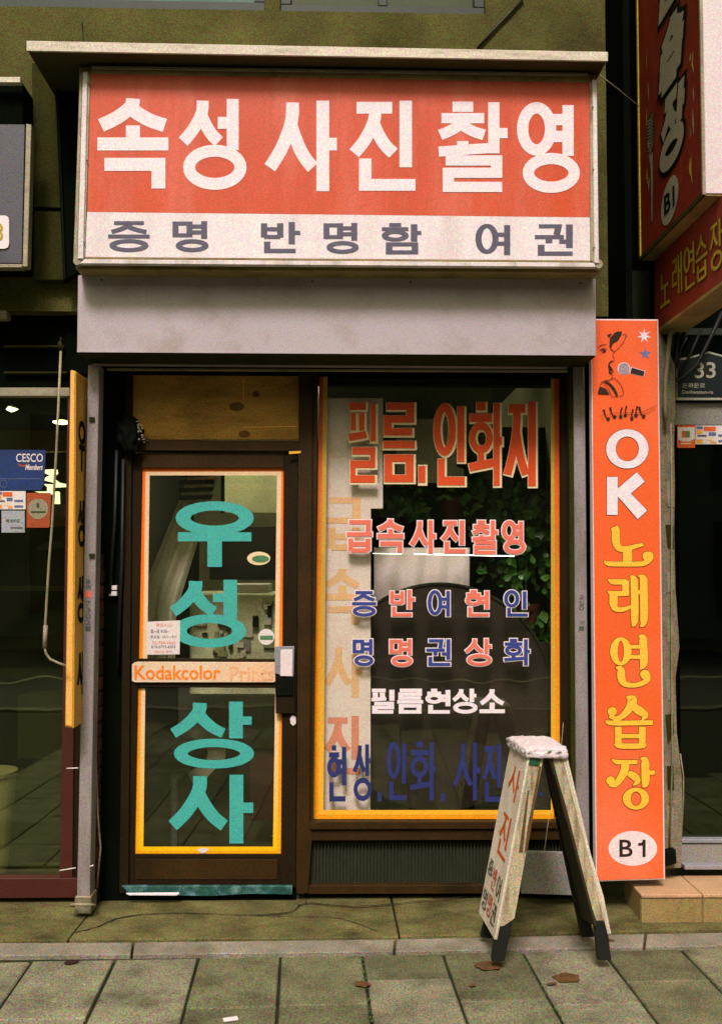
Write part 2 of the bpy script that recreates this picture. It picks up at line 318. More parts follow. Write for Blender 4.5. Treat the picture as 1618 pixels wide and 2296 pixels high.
# ------------------------------------------------------------------ lettering engine: glyphs as strokes in a 0..100 box
def S(x0, y0, x1, y1, cx=None, j=.36):
    W, H = x1-x0, y1-y0; cx = (x0+x1)/2 if cx is None else cx
    return [('c', [(cx, y0), (cx-.03*W, y0+.30*H), (x0+(cx-x0)*.52, y0+.70*H), (x0, y1)]),
            ('c', [(cx-.03*W, y0+j*H), (cx+(x1-cx)*.18, y0+.58*H), (cx+(x1-cx)*.55, y0+.82*H), (x1, y1)])]
def h(a, b, y, y2=None): return [('l', [(a, y), (b, y if y2 is None else y2)])]
def v_(x, a, b): return [('l', [(x, a), (x, b)])]
def pl(*p): return [('l', list(p))]
def O(cx, cy, rx, ry): return [('o', cx, cy, rx, ry)]
def RC(x0, y0, x1, y1): return [('r', [(x0, y0), (x1, y0), (x1, y1), (x0, y1)])]
GL = {
 '속': S(5, 3, 95, 32)+v_(50, 32, 54)+h(0, 100, 52)+pl((10, 74), (86, 74), (86, 100)),
 '성': S(2, 2, 64, 50, 36)+h(62, 88, 28)+v_(88, 0, 60)+O(57, 80, 37, 17),
 '사': S(0, 2, 64, 74, 34)+v_(79, 0, 100)+h(79, 100, 48),
 '진': h(4, 62, 8)+S(0, 8, 64, 60, 34)+v_(84, 0, 76)+pl((18, 66), (18, 96), (100, 96)),
 '촬': h(20, 50, 5)+h(4, 66, 18)+S(2, 18, 66, 37, 35)+v_(35, 44, 52)+h(0, 72, 56, 52)+v_(80, 0, 58)+h(80, 100, 35)
       +pl((10, 66), (84, 66), (84, 80), (14, 80), (14, 96), (92, 96)),
 '영': O(28, 28, 22, 22)+h(50, 88, 17)+h(50, 88, 37)+v_(88, 0, 60)+O(56, 80, 36, 15),
 '증': h(14, 86, 3)+S(8, 3, 92, 34)+h(0, 100, 50)+O(50, 82, 34, 14),
 '명': RC(4, 8, 46, 48)+v_(90, 0, 60)+h(46, 90, 18)+h(46, 90, 38)+O(54, 83, 34, 13),
 '반': v_(6, 4, 52)+v_(48, 4, 52)+h(6, 48, 24)+h(6, 48, 50)+v_(78, 0, 74)+h(78, 100, 36)+pl((14, 66), (14, 97), (88, 97)),
 '함': h(20, 50, 2)+h(2, 68, 17)+O(35, 40, 22, 12)+v_(82, 0, 60)+h(82, 100, 30)+RC(20, 70, 84, 98),
 '여': O(26, 46, 22, 38)+v_(88, 0, 100)+h(48, 88, 32)+h(48, 88, 62),
 '권': pl((10, 6), (60, 6), (56, 34))+h(0, 74, 42)+v_(36, 42, 62)+v_(88, 0, 78)+h(62, 88, 57)+pl((16, 68), (16, 97), (96, 97)),
 '우': O(50, 22, 36, 17)+h(0, 100, 52)+v_(50, 52, 100),
 '상': S(0, 2, 64, 50, 34)+v_(80, 0, 58)+h(80, 100, 30)+O(52, 82, 36, 15),
 '필': h(2, 60, 3)+v_(16, 12, 34)+v_(46, 12, 34)+h(0, 62, 43, 39)+v_(86, 0, 48)+pl((12, 60), (84, 60), (84, 77), (14, 77), (14, 96), (92, 96)),
 '름': pl((10, 2), (86, 2), (86, 19), (14, 19), (14, 36), (92, 36))+h(0, 100, 53)+RC(16, 71, 84, 98),
 '인': O(28, 30, 22, 26)+v_(86, 0, 72)+pl((16, 68), (16, 97), (100, 97)),
 '화': h(22, 50, 4)+h(2, 70, 18)+O(36, 42, 22, 13)+v_(36, 56, 72)+h(0, 76, 78, 72)+v_(84, 0, 100)+h(84, 100, 46),
 '지': h(4, 64, 8)+S(0, 8, 66, 86, 34)+v_(88, 0, 100),
 '급': pl((10, 4), (86, 4), (84, 40))+h(0, 100, 44)+v_(16, 58, 98)+v_(84, 58, 98)+h(16, 84, 76)+h(16, 84, 97),
 '현': h(18, 44, 2)+h(2, 60, 15)+O(31, 38, 22, 13)+v_(88, 0, 72)+h(52, 88, 28)+h(52, 88, 45)+pl((16, 66), (16, 97), (96, 97)),
 '소': S(6, 0, 94, 60)+v_(50, 56, 90)+h(0, 100, 92),
 ',': v_(50, 0, 100),
 '노': pl((16, 0), (16, 40), (86, 40))+v_(50, 42, 90)+h(0, 100, 92),
 '래': pl((4, 8), (40, 8), (40, 36), (6, 36), (6, 68), (46, 68))+v_(64, 2, 98)+h(64, 90, 44)+v_(92, 0, 100),
 '연': O(26, 30, 20, 24)+v_(88, 0, 74)+h(46, 88, 20)+h(46, 88, 40)+pl((18, 66), (18, 97), (96, 97)),
 '습': S(8, 0, 92, 36)+h(0, 100, 50)+v_(18, 62, 98)+v_(82, 62, 98)+h(18, 82, 78)+h(18, 82, 97),
 '장': h(4, 60, 6)+S(0, 6, 62, 50, 32)+v_(80, 0, 58)+h(80, 100, 30)+O(52, 82, 34, 15),
}
def ribbon(pts, w, wr, ext, closed=False):
    """quads along a centreline; width w on vertical runs, w*wr on horizontal ones; pts may carry their own width"""
    n = len(pts); P2 = [(Vector(p[:2])) for p in pts]; ww = [p[2] if len(p) > 2 else None for p in pts]
    if ext and not closed:
        d = (P2[0]-P2[1]).normalized(); P2[0] = P2[0]+d*ext
        d = (P2[-1]-P2[-2]).normalized(); P2[-1] = P2[-1]+d*ext
    L_, R_ = [], []
    for i in range(n):
        a = P2[i-1] if (i > 0 or closed) else None; b = P2[(i+1) % n] if (i < n-1 or closed) else None
        d1 = (P2[i]-a).normalized() if a is not None else None; d2 = (b-P2[i]).normalized() if b is not None else None
        if d1 is None: d1 = d2
        if d2 is None: d2 = d1
        def hw(d, i=i):
            if ww[i] is not None: return ww[i]/2 + ext
            return w/2*(abs(d.y)**1.5 + (1-abs(d.y)**1.5)*wr) + ext
        h1, h2 = hw(d1), hw(d2); n1 = Vector((-d1.y, d1.x)); n2 = Vector((-d2.y, d2.x))
        cr = d1.x*d2.y-d1.y*d2.x
        if abs(cr) < .25: o = (n1+n2).normalized()*((h1+h2)/2)
        else:
            A = n1*h1; B = n2*h2      # intersection of the two offset lines
            t = ((B-A).x*d2.y-(B-A).y*d2.x)/cr; o = A+d1*t
        L_.append(P2[i]+o); R_.append(P2[i]-o)
    q = []; m_ = n if closed else n-1
    for i in range(m_):
        k = (i+1) % n; q.append([tuple(L_[i]), tuple(L_[k]), tuple(R_[k]), tuple(R_[i])])
    return q
def crom(pts, k=5):
    out = []; n = len(pts); dim = len(pts[0])
    for i in range(n-1):
        p0 = pts[max(i-1, 0)]; p1 = pts[i]; p2 = pts[i+1]; p3 = pts[min(i+2, n-1)]
        for s in range(k):
            t = s/k
            out.append(tuple(.5*((2*p1[d])+(-p0[d]+p2[d])*t+(2*p0[d]-5*p1[d]+4*p2[d]-p3[d])*t*t+(-p0[d]+3*p1[d]-3*p2[d]+p3[d])*t**3) for d in range(dim)))
    out.append(tuple(pts[-1])); return out
def strokes(spec, box_, w, wr, ext=0., A=None):
    """-> list of strokes, each a list of quads, in picture units; A: (su,tu,sv,tv) fit found on the plain glyph"""
    u0, v0, u1, v1 = box_; iu, iv = w/2, w*wr/2
    f = lambda p: (u0+iu+(u1-u0-2*iu)*p[0]/100, v0+iv+(v1-v0-2*iv)*p[1]/100)
    res = []
    for s in spec:
        if s[0] == 'c': q = ribbon(crom([f(p) for p in s[1]]), w, wr*1.05, ext)
        elif s[0] == 'l':
            pp = [f(p) for p in s[1]]; q = ribbon(pp, w, wr, ext)
        elif s[0] == 'r': q = ribbon([f(p) for p in s[1]], w, wr, ext, True)
        else:
            cu, cv = f((s[1], s[2])); ru = (u1-u0)*s[3]/100; rv = (v1-v0)*s[4]/100
            q = ribbon([(cu+ru*math.cos(t), cv+rv*math.sin(t)) for t in [2*math.pi*i/32 for i in range(32)]], w, wr, ext, True)
        res.append(q)
    if A is None:
        xs = [p[0] for q in res for r in q for p in r]; ys = [p[1] for q in res for r in q for p in r]
        su = (u1-u0)/(max(xs)-min(xs)); sv = (v1-v0)/(max(ys)-min(ys))
        A = (su, u0-min(xs)*su, sv, v0-min(ys)*sv)
    res = [[[(p[0]*A[0]+A[1], p[1]*A[2]+A[3]) for p in r] for r in q] for q in res]
    return res, A
def put(name, st, mp, n, lift, m, parent, step=.00013):
    bm = bmesh.new()
    for k, q in enumerate(st):
        for r in q:
            vs = [bm.verts.new(mp(u, v)+n*(lift+k*step)) for u, v in r]
            bm.faces.new(vs)
    me = bpy.data.meshes.new(name); bm.to_mesh(me); bm.free()
    return link(name, me, m, parent)
def letter(ch, b, mp, w, wr, m, parent, n=NY, lift=.001, out=0, outm=None, sh=(0, 0), name='letter'):
    st, A = strokes(GL[ch], b, w, wr)
    if out:
        so, _ = strokes(GL[ch], b, w, wr, out, A)
        so = [[[(p[0]+sh[0], p[1]+sh[1]) for p in r] for r in q] for q in so]
        o = put(name, st, mp, n, lift+.0022, m, parent)
        put('letter_outline', so, mp, n, lift, outm, o)
        return o
    return put(name, st, mp, n, lift, m, parent)
def ftext(body, b, mp, m, parent, n=NY, lift=.001, bold=0., name='lettering', shear=0.):
    cu = bpy.data.curves.new('t', 'FONT'); cu.body = body; cu.size = 1; cu.offset = bold; cu.resolution_u = 3
    cu.shear = shear
    o = bpy.data.objects.new('t', cu); COL.objects.link(o)
    dg = bpy.context.evaluated_depsgraph_get(); dg.update()
    me = bpy.data.meshes.new_from_object(o.evaluated_get(dg)); bpy.data.objects.remove(o); bpy.data.curves.remove(cu)
    xs = [v.co.x for v in me.vertices]; ys = [v.co.y for v in me.vertices]
    x0, x1, y0, y1 = min(xs), max(xs), min(ys), max(ys)
    for v in me.vertices:
        u = b[0]+(b[2]-b[0])*(v.co.x-x0)/(x1-x0); w = b[3]-(b[3]-b[1])*(v.co.y-y0)/(y1-y0)
        v.co = mp(u, w)+n*lift
    me.materials.clear()
    me.name = name
    return link(name, me, m, parent)

# ================================================================== GROUND
# street beyond the photographer (seen only as reflections in the panes)
def sheet(name, x0, y0, x1, y1, z, m, th=.3):
    return setp(box(name, x0, y0, z-th, x1, y1, z, m, loc=(0, 0, 0)), kind='structure')
sheet('ground', -90, -90, 90, 60, -.16, M['asphalt'])
sheet('road', -60, -13, 60, -6.2, -.12, M['asphalt'], .03)
sheet('opposite_pavement', -60, -17, 60, -13, .0, M['apron'], .15)
sheet('paving_bed', -9, -6.0, 9, -.45, -.014, M['joint'], .13)
sheet('road_marking', -60, -9.7, 60, -9.55, -.112, M['roadpaint'], .006)
setp(box('kerb', -20, -6.2, -.15, 20, -6.0, .01, M['kerb']), kind='structure')

# paving stones laid askew to the shop front
a0, a1 = G(855.0/1.2652+0, 2145), None
def gl(uf, vf): return G(uf/1.2652, vf/1.2652, 0)
p_top, p_bot = gl(796, 2720), gl(785, 2905)
tdir = (p_bot-p_top).normalized()
ang = math.atan2(tdir.x, -tdir.y)
cols_u = [95, 329, 563, 796, 1026, 1255, 1477, 1724, 1954]
xs = [gl(c, 2720).x for c in cols_u]; step = (xs[-1]-xs[0])/(len(xs)-1)
rot = Matrix.Rotation(ang, 3, 'Z')
orig = gl(796, 2713)
row_joint = {3: 2852, 4: 2783, 5: 2846, 6: 2863, 7: 2798, 2: 2856, 1: 2925, 0: 2880}
paving = bpy.data.objects.new('paving', None); COL.objects.link(paving); setp(paving, kind='structure')
random.seed(3)
for c in range(-18, 18):
    ic = c+3
    if ic in row_joint:
        yj = (gl(cols_u[ic]+110, row_joint[ic]).y - orig.y)
    else: yj = -.1-random.random()*.5
    segs = [0, yj]
    while segs[-1] > -5.3: segs.append(segs[-1]-.62)
    for a in segs[1:-1]:
        if abs(c) < 7 and a > -2:
            bm = bmesh.new(); bx(bm, c*step+.006, a-.0022, -.03, (c+1)*step-.006, a+.0022, -.004)
            for v in bm.verts: v.co = rot @ v.co + Vector((orig.x, orig.y, 0))
            bm2('joint_highlight', bm, M['kerb'], paving)  # pale strips paint thin highlights along the cross joints
    for a, b in zip(segs, segs[1:]):
        if abs(c) > 7 and b < -2.6 or b < -4.6: continue
        g = .0028
        bm = bmesh.new(); x0 = c*step+g*1.9; x1 = (c+1)*step-g*1.9
        dz = random.uniform(-.0025, .0015)
        bx(bm, x0, b+g*.9, -.045, x1, a-g*.9, dz); bev(bm, .0045)
        for v in bm.verts: v.co.x += random.uniform(-.0014, .0014); v.co.z += random.uniform(-.0008, .0008)
        for v in bm.verts: v.co = rot @ v.co + Vector((orig.x, orig.y, 0))
        bm2('paving_stone', bm, M['pave'][random.randrange(4)], paving)
for k in range(0):
    c = G(random.uniform(20, 1600), random.uniform(2150, 2290), 0); bm = bmesh.new(); rr0 = random.uniform(.006, .014)
    vs = [bm.verts.new(c+Vector((rr0*random.uniform(.7, 1.2)*math.cos(t), rr0*random.uniform(.7, 1.1)*math.sin(t), .0016))) for t in [i*math.pi/5 for i in range(10)]]
    bm.faces.new(vs); bmesh.ops.solidify(bm, geom=bm.faces[:], thickness=.001)
    bm2('gum_spot', bm, M['gum'], paving)
# pale granite edge strip between paving and cement apron
strip = bpy.data.objects.new('kerb_strip', None); COL.objects.link(strip); setp(strip, kind='structure')
ke = [(-900, 2682, 2724), (379, 2676, 2713), (1122, 2667, 2705), (1830, 2652, 2692), (3400, 2625, 2668)]
for (ua, ta, ba), (ub, tb, bb) in zip(ke, ke[1:]):
    bm = bmesh.new(); pts = [gl(ua+4, ta), gl(ub-4, tb), gl(ub-8, bb-3), gl(ua-1, ba-3)]
    pr(bm, pts, Vector((0, 0, -.05)))
    for v in bm.verts: v.co.z += .004
    bev(bm, .003); bm2('edge_stone', bm, M['kerb'], strip)
# cement apron rising gently to the shop fronts, in three pours
apr = bpy.data.objects.new('cement_apron', None); COL.objects.link(apr); setp(apr, kind='structure')
def apron(name, uv):
    bm = bmesh.new(); top = [G(u, v, 0) for u, v in uv]
    for p in top: p.z = .008 + max(0, (p.y+.55))*.05
    n = 26
    a = [bm.verts.new(p) for p in top]; f = bm.faces.new(a)
    r = bmesh.ops.extrude_face_region(bm, geom=[f])
    for v in r['geom']:
        if isinstance(v, bmesh.types.BMVert): v.co.z -= .1
    bev(bm, .003)
    return bm2(name, bm, M['apron'], apr)
apron('apron_slab', [(-500, 1960), (232, 1960), (246, 2010), (150, 2116), (-700, 2121)])
apron('apron_slab', [(236, 1960), (860, 1960), (862, 2003), (870, 2010), (893, 2109), (154, 2115), (249, 2010)])
apron('apron_slab', [(864, 1960), (2300, 1940), (2500, 2075), (897, 2108), (874, 2010)])
def crack(pts, w=.0025):
    q = []
    pp = [G(u, v, 0) for u, v in pts]
    fine = crom([(p.x, p.y) for p in pp], 6)
    fine = [(x+random.uniform(-.003, .003), y+random.uniform(-.003, .003), w*random.uniform(.5, 1.6)) for x, y in fine]
    flat('crack', ribbon(fine, w, 1, 0), lambda x, y: Vector((x, y, .0095+max(0, y+.55)*.05)), Vector((0, 0, 1)), .0008, M['crack'], apr)
crack([(160, 2103), (215, 2092), (260, 2075), (330, 2066), (430, 2064), (560, 2068), (650, 2062), (686, 2045), (800, 2052), (960, 2040), (1070, 2030)], .006)
crack([(686, 2045), (684, 2025), (690, 2012)], .003)
crack([(950, 2008), (975, 2034)], .004)
crack([(560, 2068), (640, 2070), (760, 2074), (850, 2100)], .003)
crack([(300, 2012), (420, 2030), (500, 2020)], .002)

# ================================================================== BUILDING SHELL
def WX(u, y): return P(u, 1269, y).x
def WZ(v, y): return P(809, v, y).z
YW = -.10
bw = empty('shop_building', (0, .1, 0), 'olive concrete building front above and around the photo shop', 'building')
xl, xr = WX(-420, YW), WX(1369, YW)
z_sof = WZ(826, YW)
zt = WZ(27, YW)
x1w, x2w, x3w = WX(582, YW), WX(617, YW), WX(1092, YW)
bm = bmesh.new()
bx(bm, xl, YW, z_sof+.25, xr, .25, zt)                         # beam over the shop
bx(bm, x1w, YW, zt, x2w, .25, 6.2)
bx(bm, x3w, YW, zt, xr, .25, 6.2)
bx(bm, xl, YW, 4.9+.6, x1w, .25, 6.2); bx(bm, x2w, YW, 5.5, x3w, .25, 6.2)
bx(bm, xl, YW, 6.2, xr, .25, 9)
bm2('wall', bm, M['conc'], bw)
box('parapet', xl, .25, 8.6, 3.2, 4.2, 9.0, M['conc'], bw)
box('floor_slab', xl, .25, 2.75, 3.2, 4.4, 3.0, M['innerdark'], bw)
# expansion joint and crack in the concrete
flat('wall_crack', ribbon([(185, 50, 3), (187, 80, 2), (188, 112, 3)], 3, 1, 0), onY(YW), NY, .001, M['crack'], bw)
# left pier with a scored joint
bm = bmesh.new(); pr(bm, [P(u, v, -.16) for u, v in [(72, 140), (176, 140), (176, 468), (74, 464)]], Vector((0, .06, 0)))
pr(bm, [P(u, v, -.16) for u, v in [(74, 472), (176, 476), (176, 628), (76, 628)]], Vector((0, .06, 0))); bev(bm, .003)
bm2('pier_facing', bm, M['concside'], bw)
slab('gap_shade', [(122, 137), (186, 137), (174, 612), (142, 630)], -.2, .04, M['dark'], bw)  # dark slab added to paint the black shaded gap beside the pier
slab('conduit', [(124, 137), (129, 137), (148, 626), (143, 626)], -.215, .012, M['black'], bw)
# upper windows
def upper_window(u0, u1, v1, pane, label):
    e = empty('upper_window', P((u0+u1)/2, v1, YW), label, 'window')
    bm = bmesh.new(); y0 = YW+.02; x0, xx = WX(u0, YW), WX(u1, YW); zb = WZ(v1, YW); zz = 5.5; t = .05
    for a in [(x0, zb, xx, zb+t), (x0, zz-t, xx, zz), (x0, zb+t, x0+t, zz-t), (xx-t, zb+t, xx, zz-t), ((x0+xx)/2-.02, zb+t, (x0+xx)/2+.02, zz-t)]:
        bx(bm, a[0], y0, a[1], a[2], y0+.06, a[3])
    bev(bm, .003); bm2('window_frame', bm, M['winframe'], e)
    box('pane', x0+t, y0+.03, zb+t, xx-t, y0+.04, zz-t, pane, e)
    return e
upper_window(-420, 582, 26, M['greenwin'], 'green tinted upper window at the top left above the canopy')
upper_window(617, 1092, 30, M['darkpane'], 'dark framed upper window above the middle of the canopy')
bm = bmesh.new(); x0, xx, zb = WX(617, YW), WX(1092, YW), WZ(30, YW)
# concrete fin: canopy
e = empty('canopy', P(710, 120, -.3), 'thin pale canopy slab running above the red sign', 'canopy')
bm = bmesh.new(); fr = [(62, 92), (1360, 117), (1360, 136), (61, 113)]
pr(bm, [P(u, v, -.545) for u, v in fr], Vector((0, .443, 0))); bev(bm, .003)
bm2('slab', bm, M['canopyside'], e)
slab('fascia', [(60, 91), (1362, 116), (1362, 137), (60, 114)], -.555, .009, M['fascia'], e)
# diagonal cable on the wall
setp(tube('wall_cable', [P(1172, -3, YW-.012), P(1140, 32, YW-.012), P(1105, 68, YW-.012), P(1070, 108, YW-.012)], .006, M['cable']),
     'thin black cable crossing the concrete diagonally above the canopy', 'cable')

# interior of the shop
zc = 2.72
it = bpy.data.objects.new('shop_interior', None); COL.objects.link(it); setp(it, kind='structure')
xi0, xi1 = WX(205, .1), WX(1300, .1)
box('interior_floor', xi0, .05, .0, xi1, 4.0, .03, M['innerfloor'], it)
box('interior_back_wall', xi0, 3.6, .03, xi1, 3.7, zc, M['innerwall'], it)
box('interior_side_wall', xi0-.08, .06, .03, xi0, 3.6, zc, M['innerwall'], it)
box('interior_side_wall', xi1, .06, .03, xi1+.08, 3.6, zc, M['innerwall'], it)
box('interior_ceiling', xi0, .26, 2.68, xi1, 3.6, zc, M['innerdark'], it)
xm = WX(700, .1)
box('display_partition', xm, .85, .03, xi1, .89, 2.3, M['innerdark'], it)
box('display_side', xm-.02, .08, .03, xm+.01, .84, 2.6, M['innerdark'], it)
zs = WZ(1832, .05)
box('display_floor', xm+.02, .05, zs-.04, xi1-.01, .84, zs, M['machdk'], it)
# lower parapet strip closing the beam down to the shutter slot
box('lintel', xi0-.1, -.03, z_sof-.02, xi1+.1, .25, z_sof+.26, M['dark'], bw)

# neighbours' shells
nl = empty('left_neighbour_shop', (WX(0, 0), .1, 0), 'dark glazed shop front with maroon frame at the left edge', 'shop front')
xn0, xn1 = WX(-420, 0), WX(170, 0)
box('shell_ceiling', xn0, -.05, WZ(632, 0), xn1, 3.5, WZ(632, 0)+.1, M['dark'], nl)
bm = bmesh.new(); bx(bm, xn0-.1, -.05, 0, xn0, 3.5, 3); bx(bm, xn1-.02, .22, 0, xn1+.06, 3.5, 3); bx(bm, xn0, 3.4, 0, xn1, 3.5, 3)
bx(bm, xn0, .05, 0, xn1, 3.4, .03)
bm2('inner_shell', bm, M['innerdark'], nl)
slab('top_panel', rect(-420, 632, 176, 868), -.02, .05, M['dark'], nl)
slab('louvre_rail', rect(8, 774, 144, 779), -.05, .02, M['concside'], nl)
slab('louvre_rail', rect(8, 833, 150, 837), -.05, .02, M['concside'], nl)
slab('transom_rail', rect(-420, 869, 156, 888), -.05, .05, M['dullalu'], nl)
slab('mullion', [(152, 889), (172, 889), (163, 1973), (134, 1973)], -.04, .07, M['maroon'], nl)
slab('side_board', [(173, 889), (206, 889), (196, 1995), (164, 1995)], -.03, .05, M['browndk'], nl)
slab('bottom_rail', [(-420, 1970), (178, 1970), (170, 2013), (-420, 2017)], -.05, .07, M['maroon'], nl)
slab('pane', [(-420, 889), (152, 889), (135, 1970), (-420, 1970)], -.0, .006, M['nglass'], nl, 0)
slab('inner_counter', rect(-420, 1500, 152, 1522), .8, .04, M['concside'], nl)
slab('reflected_band', rect(-300, 1316, 150, 1325), 1.4, .3, M['greyboard'], nl)  # thin grey band paints a line reflected in the pane
slab('inner_cabinet', rect(60, 1180, 175, 1330), 1.8, .3, M['machdk'], nl)
slab('ochre_panel', rect(-200, 965, 170, 1012), .8, .05, M['yellowsign'], nl)
slab('ochre_panel', rect(-200, 1130, 185, 1180), .8, .05, M['ply'], nl)
slab('grey_plinth', rect(40, 1560, 150, 1700), .7, .2, M['innerfloor'], nl)
# its lit things
o = slab('ceiling_lamp', disc_pts(136, 946, 18, 4.4, 20), 1.2, .03, M['lampglow'], None, 0)
setp(o, 'flat oval lit lamp seen through the left shop glass near the yellow sign', 'lamp')
o = slab('spot_lamp', [(14, 918), (20, 911), (30, 914), (38, 916), (30, 920), (22, 922)], 1.3, .03, M['lampglow'], None, 0)
setp(o, 'small lit spot lamp at the far left behind the dark glass', 'lamp')
e = empty('reflected_sign', P(125, 1090, 1.0), 'bright white glowing shapes painting a mirrored reflection behind the blue sticker', 'sign reflection')  # glowing shapes paint the mirror image of an illuminated sign
for q in ([(101, 1053), (126, 1052), (128, 1060), (122, 1066), (120, 1082), (100, 1077), (103, 1070), (112, 1066), (101, 1061)],
          [(98, 1085), (120, 1086), (124, 1076), (132, 1082), (152, 1086), (152, 1091), (120, 1092), (119, 1104), (106, 1104), (106, 1092)],
          [(78, 1102), (104, 1102), (118, 1105), (118, 1108), (96, 1107)],
          [(121, 1102), (131, 1102), (132, 1128), (125, 1133), (121, 1130)]):
    slab('stroke', q, 1.0, .03, M['signglow'], e, 0)
o = slab('folded_parasol', [(81, 1231), (95, 1220), (112, 1214), (142, 1214), (142, 1228), (116, 1230), (92, 1234)], .9, .08, M['umb'])
setp(o, 'pale blue folded cloth behind the left shop glass under the stickers', 'cloth')
e = empty('white_bin', P(10, 1960, .12), 'tall white bin standing behind the glass at the left edge', 'bin')
bm = bmesh.new(); zt_, zb_ = WZ(1738, .2), WZ(1966, .2); cx = WX(-14, .22)
pv = None
bmesh.ops.create_cone(bm, cap_ends=True, segments=28, radius1=.095, radius2=.125, depth=zt_-zb_, matrix=Matrix.Translation((cx, .22, (zt_+zb_)/2)))
bm2('bin_body', bm, mat('white_bin', 'f0e6e8', .6), e, smooth=False)
bm = bmesh.new(); bmesh.ops.create_cone(bm, cap_ends=True, segments=28, radius1=.132, radius2=.132, depth=.02, matrix=Matrix.Translation((cx, .22, zt_+.01)))
bm2('rim', bm, M['paper'], e)

# ================================================================== SHOP FRONT
# ---- frame around door and window
ff = empty('shop_surround', P(480, 2000, 0), 'dark brown metal frame holding the door and the window', 'shop frame')
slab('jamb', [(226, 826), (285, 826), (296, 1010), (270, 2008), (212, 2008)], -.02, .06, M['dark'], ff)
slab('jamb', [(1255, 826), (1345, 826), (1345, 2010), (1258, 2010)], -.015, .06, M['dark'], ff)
slab('right_post', [(1256, 838), (1270, 838), (1276, 2003), (1258, 2003)], -.035, .03, M['browndk'], ff)
slab('mullion', [(671, 836), (712, 836), (702, 1843), (690, 2003), (664, 2003)], -.04, .1, M['brown'], ff)
slab('mullion_edge', [(700, 838), (704, 838), (697, 1843), (693, 1843)], -.046, .004, M['browndk'], ff, 0)
slab('transom_bar', [(296, 987), (671, 988), (671, 1011), (296, 1010)], -.03, .08, M['brown'], ff)
slab('transom_bar', [(285, 826), (671, 826), (671, 838), (285, 838)], -.02, .08, M['browndk'], ff)
slab('head_bar', [(704, 826), (1256, 826), (1256, 838), (704, 838)], -.02, .08, M['browndk'], ff)
slab('slot_rail', [(240, 825), (1272, 829), (1272, 834), (240, 830)], -.11, .02, M['dullalu'], ff)
slab('jamb_strip', [(282, 838), (297, 838), (288, 2003), (268, 2003)], -.03, .02, M['browndk'], ff)
slab('latch', rect(245, 1313, 262, 1323), -.05, .03, M['stickw'], ff)
slab('latch', rect(245, 1326, 262, 1336), -.05, .03, M['stickw'], ff)
# plywood in the transom light
e = empty('plywood_panel', P(478, 985, 0), 'stained yellow plywood board filling the opening above the door', 'board')
slab('board', [(285, 839), (670, 839), (670, 986), (300, 986)], -.005, .012, M['ply'], e)
for cu, cv, a, b in ((574, 884, 8, 7), (531, 912, 17, 10), (548, 973, 13, 8)):
    slab('knot', disc_pts(cu, cv, a, b, 14), -.0065, .001, M['plyknot'], e, 0)
slab('batten', [(545, 850), (547, 850), (547, 896), (545, 896)], -.0075, .002, M['yellowedge'], e, 0)
slab('batten', [(545, 957), (668, 955), (668, 957), (545, 959)], -.0075, .002, M['yellowedge'], e, 0)
# ragged black lump at the top left corner
bm = bmesh.new(); bmesh.ops.create_icosphere(bm, subdivisions=4, radius=1)
c0 = P(292, 975, -.06)
for v in bm.verts:
    d = v.co.copy(); v.co = Vector((d.x*.055, d.y*.035, d.z*.085))*(1+.35*noise.noise(d*2.3)+.12*noise.noise(d*7)) + c0
    v.co.x += -(v.co.z-c0.z)*.1
o = bm2('cable_bundle', bm, M['black'], None, smooth=True)
setp(o, 'ragged black bundle hanging at the top left corner above the door', 'bundle')
bm = bmesh.new()
for k in range(26):
    t = random.random(); cc = P(310+random.uniform(-6, 8)+10*t, 942+t*52, -.095)
    s = random.uniform(.003, .006)
    bmesh.ops.create_icosphere(bm, subdivisions=1, radius=s, matrix=Matrix.Translation(cc))
bm2('frayed_edge', bm, M['greyol'], o)
for x in ((277, 1030, 262, 1500), (262, 1010, 246, 1330)):
    setp(tube('jamb_cable', [P(x[0], x[1], -.05), P((x[0]+x[2])/2+4, (x[1]+x[3])/2, -.05), P(x[2], x[3], -.05)], .008, M['cable']),
         'black cable hanging in the dark jamb %s' % ('beside the door frame' if x[0] == 277 else 'nearest the grey left post'), 'cable')

# ---- door
dr = empty('shop_door', P(478, 2000, 0), 'brown glazed door with orange tape border and large turquoise lettering', 'door')
Yd = -.012
slab('stile', [(297, 1015), (319, 1015), (300, 1990), (270, 1990)], Yd, .04, M['browndk'], dr)
slab('stile', [(636, 1015), (668, 1015), (663, 1990), (629, 1990)], Yd, .04, M['browndk'], dr)
slab('top_rail', [(319.3, 1015), (635.7, 1015), (635.4, 1049), (318.7, 1049)], Yd, .04, M['brown'], dr)
slab('bottom_rail', [(301.5, 1916), (630.5, 1916), (629, 1990), (300.3, 1990)], Yd, .04, M['browndk'], dr)
slab('kick_plate', [(305, 1927), (622, 1927), (621, 1972), (304, 1972)], Yd-.004, .003, M['brown'], dr, .001)
slab('middle_rail', [(310.3, 1477), (633.8, 1479), (633.3, 1543), (309, 1541)], Yd, .04, M['browndk'], dr)
Yg = .004
pu = slab('pane', [(318, 1049), (636, 1049), (634, 1478), (310, 1476)], Yg, .006, M['dglass'], dr, 0)
pw = slab('pane', [(309, 1542), (633, 1544), (630, 1916), (301, 1916)], Yg, .006, M['dglass'], dr, 0)
gy = onY(Yg)
def tape(name, quads, m, par, lift=.0008, mp=gy): return flat(name, quads, mp, NY, lift, m, par)
def lerp(a, b, t): return a+(b-a)*t
def dl(v): return lerp(318, 301, (v-1049)/867)   # left inner door edge
def drt(v): return lerp(637, 630, (v-1049)/867)
